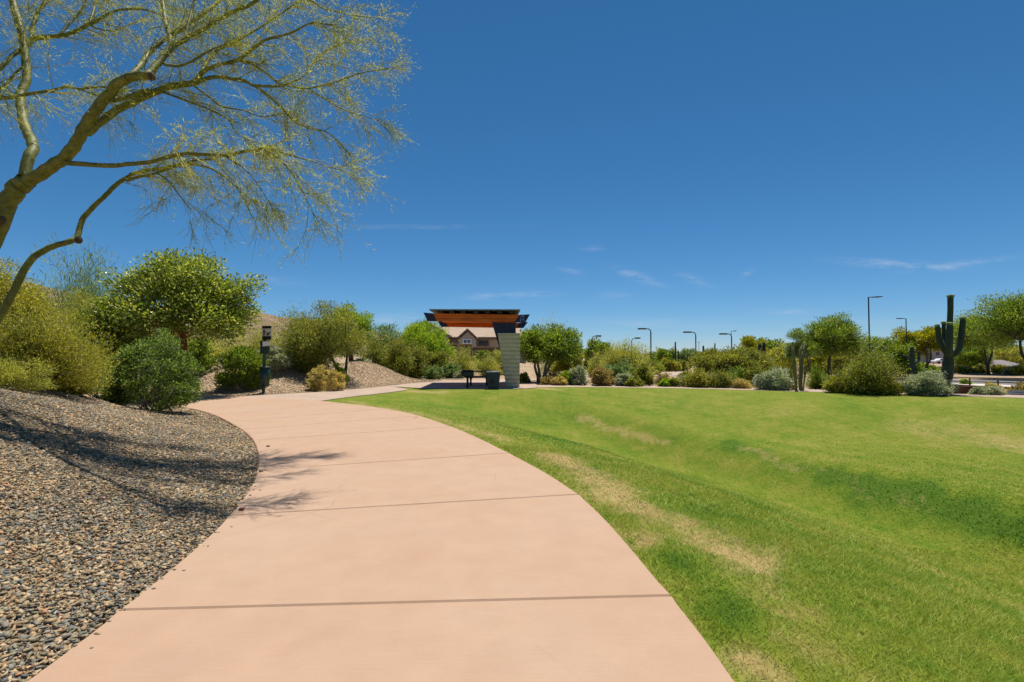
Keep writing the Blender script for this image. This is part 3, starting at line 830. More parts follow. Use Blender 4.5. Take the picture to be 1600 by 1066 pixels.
def build_stones():
    rng = np.random.RandomState(11)
    # angular flat slate chips
    ico = np.array([(-1, -.7, -1), (.6, -1, -1), (1, .5, -1), (-.3, 1, -1), (-.8, -.9, 1), (.8, -.7, 1), (.7, .9, 1), (-.9, .6, 1)]) * .85
    F = np.array([(3, 2, 1), (3, 1, 0), (4, 5, 6), (4, 6, 7), (0, 1, 5), (0, 5, 4), (1, 2, 6), (1, 6, 5), (2, 3, 7), (2, 7, 6), (3, 0, 4), (3, 4, 7)])
    NV = 8
    def scatter(n, xr, yr, dens, okf, s0, s1, sink=.2):
        x = rng.uniform(*xr, n); y = rng.uniform(*yr, n)
        m = okf(x, y) & (rng.uniform(0, 1, n) < dens(x, y))
        x = x[m]; y = y[m]; n = len(x)
        z = ground(x, y)
        sz = (s0 + (s1 - s0) * rng.uniform(0, 1, n) ** 2.2) * .5
        sh = np.stack([np.ones(n), rng.uniform(.45, .9, n), rng.uniform(.14, .36, n)], 1) * sz[:, None]
        P = ico[None] * (1 + rng.uniform(-.42, .22, (n, NV, 1))) + rng.normal(size=(n, NV, 3)) * .16
        P = P * sh[:, None]
        a = rng.uniform(0, 6.283, n); tl = rng.normal(size=n) * .38; tr = rng.normal(size=n) * .38
        ca, sa = np.cos(a)[:, None], np.sin(a)[:, None]
        X, Yv, Z = P[..., 0], P[..., 1], P[..., 2]
        Y1 = Yv * np.cos(tl)[:, None] - Z * np.sin(tl)[:, None]; Z1 = Yv * np.sin(tl)[:, None] + Z * np.cos(tl)[:, None]
        X1 = X * np.cos(tr)[:, None] + Z1 * np.sin(tr)[:, None]; Z2 = -X * np.sin(tr)[:, None] + Z1 * np.cos(tr)[:, None]
        W = np.stack([X1 * ca - Y1 * sa + x[:, None], X1 * sa + Y1 * ca + y[:, None], Z2 + (z + sh[:, 2] * sink + rng.uniform(0, .014, n))[:, None]], -1)
        return W.reshape(-1, 3), (F[None] + (np.arange(n) * NV)[:, None, None]).reshape(-1, 3)
    def inmound(x, y):
        return inside(x, y, MOUND) & (polydist(x, y, PL) > .012) & ((x > -1.06 * y - .8) | ((x > -1.9 * y - 4.5) & (rng.uniform(0, 1, len(x)) < .75)))
    A = scatter(200000, (-10, -2), (.4, 6), lambda x, y: np.full_like(x, .82), inmound, .018, .066)
    B = scatter(200000, (-15.5, -2.5), (5.5, 11), lambda x, y: np.full_like(x, .66), inmound, .024, .068)
    C = scatter(80000, (-22, -3), (10.5, 17), lambda x, y: np.full_like(x, .6), inmound, .034, .08)
    n = 70; ti = rng.uniform(24, 84, n); i0 = ti.astype(int)
    ex = PL[i0] + rng.uniform(.03, .3, (n, 1)) ** 1.6 * np.array([1, -.15]); q = np.repeat(rng.uniform(.006, .016, n)[:, None], 3, 1) * np.array([1, .75, .45])
    W = ico[None] * (1 + rng.uniform(-.35, .2, (n, NV, 1))) * q[:, None] + np.stack([ex[:, 0], ex[:, 1], np.full(n, .034)], 1)[:, None]
    St = (W.reshape(-1, 3), (F[None] + (np.arange(n) * NV)[:, None, None]).reshape(-1, 3))
    tag(np_mesh('gravel_stones', *merge([A, B, C, St]), M['stone']), 'loose slate chippings covering the mound left of the path', 'gravel', None, 'stuff')
    def far_ok(x, y):
        return (~inside(x, y, MOUND)) & (~inside(x, y, LAWN)) & (polydist(x, y, FARSIDE) > .05) & (~inside(x, y, np.vstack([PL, PR[::-1]]))) & (~inside(x, y, np.vstack([WALK_LOW, WALK_UP[::-1]]))) & (y > x * -.4 + 13) & (~inside(x, y, PAD)) & (~inside(x, y, np.vstack([FAR_LOW, FAR_UP[::-1]])))
    D = scatter(60000, (-19, -4.5), (19.5, 33), lambda x, y: np.full_like(x, .8), far_ok, .03, .075)
    E = scatter(12000, (1.5, 26), (21, 34), lambda x, y: np.full_like(x, .8), lambda x, y: far_ok(x, y) & (polydist(x, y, FAR_UP) > .05) & (y > 20), .05, .16)
    tag(np_mesh('gravel_stones', *merge([D, E]), M['stone']), 'fine gravel strewn over the beds beyond the paths', 'gravel', None, 'stuff')
    # dry twigs and leaf litter between the stones
    n = 1500; x = rng.uniform(-12, -2.3, n); y = rng.uniform(2, 14, n); ok = inmound(x, y); x = x[ok]; y = y[ok]; n = len(x)
    a = rng.uniform(0, 6.283, n); L = rng.uniform(.03, .22, n) ** 1.0; z = ground(x, y) + .028
    t = np.linspace(-.5, .5, 4)[None]; bend = rng.normal(size=n)[:, None] * .12 * L[:, None]
    P = np.stack([x[:, None] + np.cos(a)[:, None] * t * L[:, None] - np.sin(a)[:, None] * bend * (t ** 2 - .1) * 4, y[:, None] + np.sin(a)[:, None] * t * L[:, None] + np.cos(a)[:, None] * bend * (t ** 2 - .1) * 4, z[:, None] + t * 0 + rng.uniform(0, .012, (n, 1))], -1)
    tag(np_mesh('leaf_litter', *many_tubes(P, np.full((n, 4), 1.) * rng.uniform(.001, .003, (n, 1)), 3), M['litter']), 'dry twigs and litter lying among the slate chippings', 'litter', None, 'stuff')
    # pebbles kicked onto the path: individuals
    for k, (px, py, s, lab) in enumerate([(419, 698, .07, 'dark pebble lying on the path in the far thin twig shadow'), (378, 797, .06, 'brown pebble lying on the path by the near twig shadow'), (391, 774, .03, 'tiny pebble near the gravel edge between the two twig shadows'), (408, 737, .06, 'pebble sitting on a path joint at the gravel edge')]):
        x, y = gz(px, py, .035)
        v = ico * np.array([s, s * .7, s * .45]) * .5 * (1 + rng.uniform(-.2, .2, (NV, 1)))
        o = np_mesh('pebble', v, F, M['bark_grey'] if k != 1 else M['bark_red']); o.location = (x, y, .032 + s * .17); tag(o, lab, 'stone', 'pebbles on the path')

def build_grass():
    rng = np.random.RandomState(5)
    parts = []; dry = []; lush_shade = []
    for (y0, y1, dens, bl, bw, nmax) in [(1.6, 3.4, 9500, .036, .0050, 1), (3.4, 5.5, 6500, .036, .0068, 1), (5.5, 9, 2800, .036, .0105, 1), (9, 19, 1000, .026, .017, 1)]:
        xr = (-1.5 if y1 < 10 else -7.5, y1 * 1.4 + 2)
        n = int(dens * (y1 - y0) * (xr[1] - xr[0]))
        x = rng.uniform(xr[0], xr[1], n); y = rng.uniform(y0, y1, n)
        m = ((x < 1.04 * y + .4) | ((x < 1.5 * y + 2.5) & (rng.uniform(0, 1, n) < .6))) & inside(x, y, LAWN)
        x = x[m]; y = y[m]
        d, l = wear_shade(x, y)
        keep = (rng.uniform(0, 1, len(x)) > d * .55) & (rng.uniform(0, 1, len(x)) < np.clip((19 - y) / 9, 0, 1) ** 1.3)
        x = x[keep]; y = y[keep]; d = d[keep]; l = l[keep]; n = len(x)
        e = np.minimum(polydist(x, y, PR), polydist(x, y, LAWN_TOP))
        z = lawn_h(x, y) + np.clip(.004 + e * .12, 0, .02) - .004
        h = bl * rng.uniform(.5, 1.35, n) * (1 - .35 * np.clip(d, 0, 1)) * (1 + .2 * l)
        a = rng.uniform(0, 6.283, n); lean = rng.uniform(.4, 1.9, n)
        base = np.stack([x, y, z], 1)
        tip = base + np.stack([np.cos(a) * lean * h, np.sin(a) * lean * h, h], 1)
        b = rng.uniform(0, 6.283, n); s = np.stack([np.cos(b), np.sin(b), np.zeros(n)], 1) * (bw * rng.uniform(.6, 1.3, n) / 2)[:, None]
        V = np.stack([base - s, base + s, tip], 1).reshape(-1, 3)
        parts.append((V, np.arange(3 * n).reshape(n, 3))); dry.append(np.repeat(d, 3)); lush_shade.append(np.repeat(l, 3))
    V, Q = merge(parts)
    o = np_mesh('grass', V, Q, M['blade'], None, False, {'dry': np.concatenate(dry), 'lush_shade': np.concatenate(lush_shade)})
    tag(o, 'mown bermuda grass with straw coloured worn patches', 'grass', None, 'stuff')

# ------------------------------------------------------------------ the palo verde in the left foreground
def build_palo_verde():
    rng = np.random.RandomState(21)
    K = 1.3                                     # how far off the tree stands
    bx, by = -7.1 * K, 6.1 * K
    bz = G(bx, by)
    root = thing('palo_verde_tree', (bx, by, bz), 'large green-barked palo verde leaning in from the left, arching wispy branches over the gravel', 'tree')
    def line(px, d0, d1, n=4):
        P = catmull([(p[0], p[1], 0) for p in px], n)
        ds = np.linspace(0, 1, len(P)); out = []
        for p, t in zip(P, ds): out.append(pt(p[0], p[1], d0 + (d1 - d0) * t))
        return np.array([tuple(v) for v in out])
    limbs = []   # (polyline, r0, r1, twiggy, start fraction)
    def limb(px, d0, d1, r0, r1, tw=1.0, st=.2, pre=None):
        d0 *= K; d1 *= K; best = None
        if pre is None:                                  # spring from the nearest limb already grown
            for Q in limbs:
                q = Q[0]; v = (q[:, 2] - EYE) / q[:, 1]
                qx = 800 + FPX * q[:, 0] / (q[:, 1] * CT + (q[:, 2] - EYE) * ST); qy = 533 - FPX * ((q[:, 2] - EYE) * CT - q[:, 1] * ST) / (q[:, 1] * CT + (q[:, 2] - EYE) * ST)
                e = np.hypot(qx - px[0][0], qy - px[0][1]); i = int(e.argmin())
                if e[i] < 14 and (best is None or e[i] < best[0]): best = (e[i], q[i].copy())
            if best is not None: d1 = d1 + (best[1][1] - d0) * .5; d0 = best[1][1]
        P = line(px, d0, d1)
        if best is not None: P = np.vstack([best[1][None], P[1:]])
        if pre is not None: P = np.vstack([np.array(pre, float), P])
        k = 1 / FPX
        limbs.append((P, .84 * r0 * k * d0, .84 * r1 * k * d1, tw, st))
        return P
    trunk = limb([(-22, 400), (0, 350), (14, 312), (28, 292), (41, 283)], 6.0, 6.0, 16, 16, 0, 1, [(bx, by, bz - .1), (bx + .16, by, bz + .8), (bx + .5, by - .02, bz + 1.75)])
    L1 = limb([(34, 289), (45, 248), (52, 231), (46, 214), (38, 196), (34, 173), (32, 149), (41, 122), (39, 83), (31, 41), (22, 10), (14, -40), (4, -90)], 6.0, 7.6, 9.5, 5.5, 1, .45)
    L2 = limb([(41, 284), (74, 266), (101, 247), (120, 222), (140, 187), (161, 157), (182, 132), (200, 122)], 6.0, 5.7, 11.5, 8, .5, .7)
    limb([(198, 122), (219, 118), (237, 119)], 5.7, 5.7, 8, 7, 0, 1)
    limb([(200, 122), (219, 103), (235, 80), (264, 57), (297, 36), (330, 12), (351, -10), (380, -50)], 5.7, 7.4, 6, 2.5, 1.3)
    limb([(228, 119), (246, 100), (264, 78), (289, 60), (318, 45), (351, 25), (396, 4), (440, -30)], 5.7, 6.8, 7, 2.6, 1.3)
    limb([(264, 80), (266, 62), (258, 33), (253, 0), (246, -40)], 5.75, 7.2, 5, 3, 1)
    limb([(288, 62), (296, 30), (302, 6), (310, -30)], 5.8, 6.4, 3, 1.6, 1)
    limb([(254, 100), (280, 103), (306, 92), (330, 78), (348, 70)], 5.75, 6.2, 3, 1.4, 1)
    L3 = limb([(135, 212), (157, 192), (182, 172), (215, 157), (248, 141), (281, 133), (307, 129)], 5.85, 6.3, 7.2, 5.5, .7, .5)
    limb([(172, 158), (200, 152), (223, 142), (240, 142)], 5.8, 6.1, 4.5, 3.5, .4)
    limb([(306, 129), (316, 110), (330, 88), (345, 76), (380, 58), (413, 38), (440, 20), (470, 0)], 6.3, 8.2, 4.2, 1.5, 1.3)
    limb([(307, 128), (318, 112), (340, 102), (371, 94), (396, 76), (413, 63), (440, 56), (462, 48), (487, 36), (520, 40)], 6.3, 6.6, 4.4, 1.2, 1.3)
    limb([(372, 94), (396, 101), (418, 116), (436, 130), (460, 136), (480, 138), (516, 131), (540, 122), (575, 112), (612, 107)], 6.5, 7.9, 2.8, .9, 1.35)
    limb([(307, 130), (330, 121), (356, 122), (382, 126), (396, 133), (425, 135), (440, 134)], 6.3, 6.6, 4.0, 2.2, 1.3)
    limb([(440, 134), (470, 122), (484, 104), (498, 86), (530, 70), (560, 62)], 6.6, 7.6, 2.0, .8, 1.4)
    limb([(398, 134), (420, 150), (440, 168), (458, 188), (482, 200), (510, 206), (530, 222)], 6.6, 6.9, 2.6, .9, 1.4)
    limb([(300, 132), (325, 150), (346, 166), (378, 172), (410, 182), (440, 178)], 6.3, 6.8, 2.2, .8, 1.4)
    limb([(250, 142), (290, 157), (330, 172), (356, 186), (368, 205), (392, 220)], 6.2, 6.5, 2.4, .8, 1.4)
    limb([(480, 138), (500, 150), (530, 168), (556, 178), (596, 190)], 6.9, 7.3, 1.6, .6, 1.4)
    limb([(490, 3), (505, 13), (530, 19), (555, 24), (590, 28)], 6.4, 6.9, 1.8, .7, 1.4, .0, [pt(400, -35, 6.2 * K), pt(450, -16, 6.3 * K)])
    L4 = limb([(99, 254), (136, 257), (173, 259), (206, 256), (239, 252), (281, 241), (314, 241), (351, 243), (380, 237), (413, 231)], 5.9, 4.9, 4.8, 2.4, 1.0, .45)
    limb([(410, 231), (433, 246), (454, 268), (472, 298), (488, 330)], 5.3, 5.1, 2.3, .7, 1.4, .1)
    limb([(412, 231), (440, 238), (470, 247), (500, 256), (538, 268)], 5.3, 5.4, 2.4, .6, 1.5, .1)
    limb([(350, 243), (380, 262), (400, 284), (420, 315)], 5.3, 5.0, 1.8, .6, 1.4, .1)
    L5 = limb([(-12, 512), (14, 470), (37, 424), (54, 401), (83, 385), (110, 377), (121, 369), (128, 345), (144, 325), (165, 305), (184, 287), (206, 273), (231, 266), (256, 263), (285, 255)], 5.7, 6.7, 6.8, 2.8, .7, .82, [(bx + .05, by - .1, bz + .15), (bx + .65, by - .3, bz + .62)])
    limb([(196, 284), (215, 277), (236, 273), (262, 265), (300, 252), (340, 248)], 5.65, 5.4, 3.2, 1.4, .7, .5)
    limb([(284, 256), (320, 260), (350, 276), (375, 300), (395, 342)], 5.6, 5.3, 2.4, .6, .9, .2)
    limb([(240, 268), (262, 282), (280, 305), (298, 328)], 5.6, 5.4, 1.6, .6, .8, .3)
    limb([(39, 72), (54, 60), (83, 57), (110, 52), (140, 38), (165, 24), (190, 15), (231, 16), (262, 30)], 6.25, 7.6, 5.2, 1.2, 1.2)
    limb([(48, 62), (52, 40), (60, 18), (72, 0), (82, -30)], 6.3, 7.5, 4, 2.5, 1)
    limb([(92, 55), (112, 34), (130, 12), (142, -12)], 6.5, 7.6, 2.2, 1.2, 1.2)
    limb([(138, 40), (146, 18), (150, -5), (158, -40)], 6.9, 8.0, 2.4, 1.4, 1.2)
    limb([(142, 42), (170, 48), (196, 42), (216, 34)], 6.9, 7.8, 1.7, .7, 1.3)
    limb([(36, 76), (20, 86), (8, 99), (-12, 118), (-60, 150)], 6.3, 6.2, 4.2, 2.4, 1.2)
    limb([(34, 104), (12, 128), (-8, 145), (-40, 170)], 6.3, 6.6, 2.2, 1.2, 1.2)
    limb([(-80, 146), (-20, 153), (20, 152), (45, 147), (83, 141), (105, 136), (124, 139), (153, 136), (176, 137)], 6.4, 6.1, 4.0, 1.6, 1.2, .1)
    limb([(125, 139), (142, 146), (160, 151), (176, 152)], 6.2, 6.0, 2.2, .8, 1)
    # limbs behind and left of the picture, so the tree is whole
    base2 = (bx + .55, by, bz + 1.85)
    for (a, l, up, r) in [(3.0, 3.6, 3.0, .11), (3.7, 3.6, 2.8, .11), (4.6, 3.0, 3.2, .10)]:
        e = np.array(base2) + np.array([math.cos(a) * l, math.sin(a) * l, up])
        P = curve_to(rng, base2, e, 8, .06, .03); limbs.append((P, r, .02, .3, .3))
        for q in (4, 5, 6):
            e2 = P[q] + np.array([math.cos(a + rng.uniform(-1, 1)), math.sin(a + rng.uniform(-1, 1)), rng.uniform(-.1, .7)]) * rng.uniform(1.2, 2.0)
            limbs.append((curve_to(rng, P[q], e2, 6, .05, .05), .035, .01, .35, .1))
    for i, (P, r0, r1, tw, st) in enumerate(limbs):
        k = len(P)
        if k > 8:                                       # slight knots and wander
            P[1:-1] += rng.normal(size=(k - 2, 3)) * r1 * .10
        R = np.linspace(r0, r1, k) * (1 + rng.uniform(-.03, .03, k))
        V, Q = many_tubes(P[None], R[None], 12 if r0 > .05 else 7)
        # close the tips
        np_mesh('trunk' if i == 0 else 'limb', V - np.array([bx, by, bz]), Q, M['pv_bark'], root, True)
    # pruning scars
    for (px, py, d, r) in [(1, 347, 5.92, .10), (237, 119, 5.7, .05), (123, 375, 5.66, .042)]:
        p = pt(px, py, d * K - .05); r *= K; c = np.array([p.x, p.y, p.z])
        b = MB()
        if r > .1: b.tube([c + np.array((-.12, 0, -.045)), c + np.array((-.03, -.06, .0)), c + np.array((.09, -.04, .026))], [.06, .105, .05], 8)
        else: b.tube([c + np.array((-.02, 0, 0)), c + np.array((.02, .0, -.004))], [r, r * .9], 9)
        b.build('scar', M['scar'], root, True)
    # twigs: sub-branches, then fine twigs, then leaflets
    subs = []; subr = []
    for (P, r0, r1, tw, st) in limbs:
        if tw <= 0: continue
        seg = np.linalg.norm(np.diff(P, axis=0), axis=1); cum = np.concatenate([[0], np.cumsum(seg)]); Lt = cum[-1]
        n = int(Lt * 6.8 * tw) + 3
        for s in rng.uniform(st * Lt, Lt, n):
            i = min(np.searchsorted(cum, s) - 1, len(P) - 2); i = max(i, 0)
            f = (s - cum[i]) / max(seg[i], 1e-6); p = P[i] * (1 - f) + P[i + 1] * f
            t = unit(P[i + 1] - P[i])
            dr = unit(t * .75 + rng.normal(size=3) * .55 + np.array([0.10, -.05, -.02]))
            L = rng.uniform(.35, 1.1) * (.7 if s > .75 * Lt else .95)
            q = [p]; d = dr
            for _ in range(5):
                d = unit(d + rng.normal(size=3) * .16 + np.array([.03, 0, -.06])); q.append(q[-1] + d * L / 5)
            subs.append(q); subr.append(min(.0075, r1 * .8))
        for _ in range(3 if tw > .9 else 0):
            q = [P[-1]]; d = unit(P[-1] - P[-2] + rng.normal(size=3) * .01); L = rng.uniform(.25, .55)
            for _ in range(5):
                d = unit(d + rng.normal(size=3) * .18 + np.array([.04, 0, -.08])); q.append(q[-1] + d * L / 5)
            subs.append(q); subr.append(min(.006, r1))
    SP = np.array(subs); n = len(SP); R = np.linspace(1, .35, 6)[None] * np.array(subr)[:, None]
    A = many_tubes(SP, R, 4)
    per = 13
    si = np.repeat(np.arange(n), per); tt = rng.uniform(.12, 1, n * per) * 5; i0 = np.minimum(tt.astype(int), 4); fr = (tt - i0)[:, None]
    B0 = SP[si, i0] * (1 - fr) + SP[si, i0 + 1] * fr; T = unit(SP[si, i0 + 1] - SP[si, i0])
    D = unit(T * .9 + rng.normal(size=T.shape) * .42 + np.array([0.03, 0, -.03])); L = rng.uniform(.15, .48, (len(D), 1))
    Pt = [B0]; d = D
    for _ in range(3):
        d = unit(d + rng.normal(size=d.shape) * .13 + np.array([.02, 0, -.08])); Pt.append(Pt[-1] + d * L / 3)
    TP = np.stack(Pt, 1)
    Bm = many_tubes(TP, np.linspace(1, .5, 4)[None] * rng.uniform(.0014, .0026, (len(TP), 1)), 3)
    off = np.array([bx, by, bz])
    V, Q = merge([A, Bm]); o = np_mesh('twigs', V - off, Q, M['pv_twig'], root); o['kind'] = 'stuff'
    m = len(TP); per2 = 7
    si = np.repeat(np.arange(m), per2); tt = rng.uniform(.1, 1, m * per2) * 3; i0 = np.minimum(tt.astype(int), 2); fr = (tt - i0)[:, None]
    C = TP[si, i0] * (1 - fr) + TP[si, i0 + 1] * fr; T = unit(TP[si, i0 + 1] - TP[si, i0])
    D = T + rng.normal(size=T.shape) * .6
    V, Q = leaves(C, D, rng.uniform(.03, .085, len(C)), rng.uniform(.0035, .0075, len(C)), rng)
    o = np_mesh('foliage', V - off, Q, M['pv_leaf'], root); o['kind'] = 'stuff'

# ------------------------------------------------------------------ built things
def build_shelter():
    O = pt(661.6, 488.5, 25.6); O2 = pt(828, 491.5, 25.75)
    u = Vector((O2.x - O.x, O2.y - O.y, 0)).normalized(); w = Vector((-u.y, u.x, 0)); n = w
    base = pt(805, 560, 25.4)
    root = thing('picnic_shelter', (base.x, base.y, 0.03), 'cantilevered picnic shelter with orange timber beams on a tapered block pier', 'shelter')
    def onp(px, py, off=0.0):
        """sight line meets the upright plane through the front beam, pushed back by off"""
        x, k = ray(px, py); o = O + n * off
        d = (o.x * n.x + o.y * n.y) / (x * n.x + n.y)
        return Vector((x * d, d, EYE + k * d))
    def beam(tipL, wood, tipR, off, th):
        def slab(px, o, t, name, m, bev=0):
            P = [onp(a, b, off) for a, b in px]; P = [p + n * o for p in P]
            MB().prism(P, n * t).build(name, m, root, False, bev)
        slab(wood, 0, th, 'timber_beam', M['timber'])
        slab(tipL, -.02, th + .04, 'beam_end', M['navy']); slab(tipR, -.02, th + .04, 'beam_end', M['navy'])
    beam([(661.6, 488.5), (676.6, 489.8), (682.4, 501.7), (668, 501.7)], [(676.6, 489.8), (812.5, 492.0), (804, 503.4), (682.4, 501.7)],
         [(812.5, 492.0), (828, 491.4), (821, 504), (804, 503.4)], 0, .2)
    OFF = 5.0
    beam([(684, 501.9), (696, 502.6), (700.5, 510.8), (689, 510.8)], [(696, 502.6), (812, 504.6), (806, 512.6), (700.5, 510.8)],
         [(812, 504.6), (825, 503.2), (818, 512.6), (806, 512.6)], OFF, .2)
    # emblem cut-out on the right end: pale curls painted as sky showing through
    e = MB()
    for pts, r in [([(813.5, 501), (812.6, 497.5), (814.6, 494.6), (818, 494.2), (820, 496)], .022), ([(812, 502.2), (815, 500), (818.2, 499.6), (820.4, 501.6)], .022), ([(815.6, 498.2), (817.4, 497.2), (818.8, 498)], .02)]:
        e.tube([onp(a, b, -.03) for a, b in pts], r, 6)
    e.build('emblem', M['emblem'], root, True)
    # roof deck on purlins
    zt = onp(740, 489.6).z
    fl = onp(672, 489, 0); fr = onp(812.5, 491, 0)
    for pl, pr in [(0, 1)]:
        a = fl + n * -.35; b = fr + n * -.35; c = fr + n * (OFF + .5); d = fl + n * (OFF + .5)
        z0 = onp(672, 485.6).z
        z1 = onp(812, 488.2).z
        zz = max(z0, z1)
        MB().prism([Vector((a.x, a.y, zz)), Vector((b.x, b.y, zz)), Vector((c.x, c.y, zz)), Vector((d.x, d.y, zz))], (0, 0, .05)).build('roof_deck', M['deck'], root)
        for k, px in enumerate((690, 706.5, 724, 744, 762, 780.5, 798.5)):
            f0 = onp(px, 489.6, 0)
            p0 = Vector((f0.x, f0.y, 0)) + n * -.3; p1 = Vector((f0.x, f0.y, 0)) + n * (OFF + .42)
            s = u * .13
            h0 = zt - .01; h1 = zz - .004
            MB().prism([Vector((*(p0 - s).xy, h0)), Vector((*(p0 + s).xy, h0)), Vector((*(p0 + s * .75).xy, h1)), Vector((*(p0 - s * .75).xy, h1))], p1 - p0).build('purlin', M['black'], root)
        # timber boarding between the beams
        zb = onp(740, 494).z
        a = onp(678, 490, .22); b = onp(812, 492, .22); c = onp(812, 492, .22) + n * (OFF - .26); d = onp(678, 490, .22) + n * (OFF - .26)
        MB().prism([Vector((p.x, p.y, zt - .16)) for p in (a, b, c, d)], (0, 0, .05)).build('soffit', M['timber'], root)
    # two tapered block piers with navy steel arms
    for off in (-.25, OFF - .4):
        def L(px, py): return onp(px, py, 0) + n * off
        if off < 1: tl, tr, br, bl = L(777.6, 521), L(812.2, 521), L(811.4, 608), L(791.6, 608)
        if off > 1:
            q = [onp(a, 540, OFF - .4) for a in (785, 810.6, 810.0, 793.5)]
            P = [Vector((p.x, p.y, z.z)) for p, z in zip(q, P0)]
        else: P = P0 = [Vector((p.x, p.y, p.z)) for p in (tl, tr, br, bl)]
        P[2].z = P[3].z = -.1
        MB().prism(P, n * .8).build('block_pier', M['block'], root, False, .015)
        q = [onp(a, b, 0) for a, b in [(768.4, 503.4), (805.6, 504.4), (805.6, 523), (787, 546), (780.5, 544.5)]]
        q = [p + n * .1 for p in q]
        if off > 1: q = [Vector((onp(a, 540, OFF - .1).x, onp(a, 540, OFF - .1).y, p.z)) for a, p in zip((779, 806, 806, 790.5, 786), q)]
        MB().prism(q, n * .3).build('steel_arm', M['navy'], root, False, .008)

def on_pad(px, py, z=.035):
    x, y = gz(px, py, z); return Vector((x, y, z))

def build_picnic():
    # charcoal grill on a post
    p = on_pad(730.5, 606.5); r = thing('park_grill', p, 'black box grill on a single post left of the picnic table', 'grill')
    MB().tube([p + Vector((0, 0, -.05)), p + Vector((0, 0, .62))], .055, 10).build('post', M['black'], r, True)
    b = MB(); c = p + Vector((0, 0, .72)); W, D, H, t = .56, .42, .24, .03
    b.box(c + Vector((0, 0, -H / 2)), (W, D, t)); b.box(c + Vector((-W / 2, 0, 0)), (t, D + .02, H)); b.box(c + Vector((W / 2, 0, 0)), (t, D + .02, H)); b.box(c + Vector((0, D / 2, .02)), (W - .02, t, H + .02)); b.box(c + Vector((0, -D / 2, -.03)), (W - .02, t, H - .06))
    b.build('firebox', M['black'], r)
    g = MB()
    for k in range(9): g.tube([c + Vector((-.24 + k * .06, -.2, .09)), c + Vector((-.24 + k * .06, .19, .09))], .008, 5)
    g.build('grate', M['black'], r)
    MB().tube([c + Vector((-.3, -.1, .05)), c + Vector((-.38, -.1, .05)), c + Vector((-.38, .06, .05)), c + Vector((-.3, .06, .05))], .012, 6).build('handle', M['black'], r)
    # picnic table with attached benches on pedestals
    p = on_pad(748, 602.5); r = thing('picnic_table', p, 'dark metal picnic table with attached benches under the shelter', 'table')
    a = Vector((1, .16, 0)).normalized(); q = Vector((-a.y, a.x, 0)); rz = math.atan2(a.y, a.x)
    MB().box(p + Vector((0, 0, .75)), (1.5, .75, .05), rz).build('tabletop', M['black'], r, False, .01)
    for s in (-1, 1):
        MB().box(p + q * s * .68 + Vector((0, 0, .45)), (1.5, .28, .045), rz).build('bench', M['black'], r, False, .01)
        f = p + a * s * .42
        MB().tube([f + Vector((0, 0, 0)), f + Vector((0, 0, .73))], .05, 8).build('leg', M['black'], r, True)
        MB().tube([f - q * .66 + Vector((0, 0, .41)), f - q * .3 + Vector((0, 0, .33)), f + q * .3 + Vector((0, 0, .33)), f + q * .66 + Vector((0, 0, .41))], .032, 7).build('bench_support', M['black'], r, True)
    # square tapered litter bin
    p = on_pad(771, 607.3); r = thing('litter_bin', p, 'square blue-grey steel litter bin flaring towards its top beside the pier', 'bin')
    t0, t1, h = .25, .325, .76; z = .02
    def ring(s, zz): return [p + Vector((-s, -s, zz)), p + Vector((s, -s, zz)), p + Vector((s, s, zz)), p + Vector((-s, s, zz))]
    A, B = ring(t0, z), ring(t1, h)
    MB().add(A + B, [(3, 2, 1, 0), (4, 5, 6, 7), (0, 1, 5, 4), (1, 2, 6, 5), (2, 3, 7, 6), (3, 0, 4, 7)]).build('bin_body', M['bluegrey'], r, False, .012)
    MB().box(p + Vector((0, 0, .79)), (.68, .68, .05)).build('lid', M['deck'], r, False, .012)
    MB().tube([p + Vector((0, 0, .81)), p + Vector((0, 0, .84))], [.2, .15], 16).build('lid_dome', M['deck'], r, True)
    MB().tube([p + Vector((-.05, -t0 - .035, .34)), p + Vector((-.05, -t0 - .05, .34))], .13, 16).build('badge', M['black'], r)

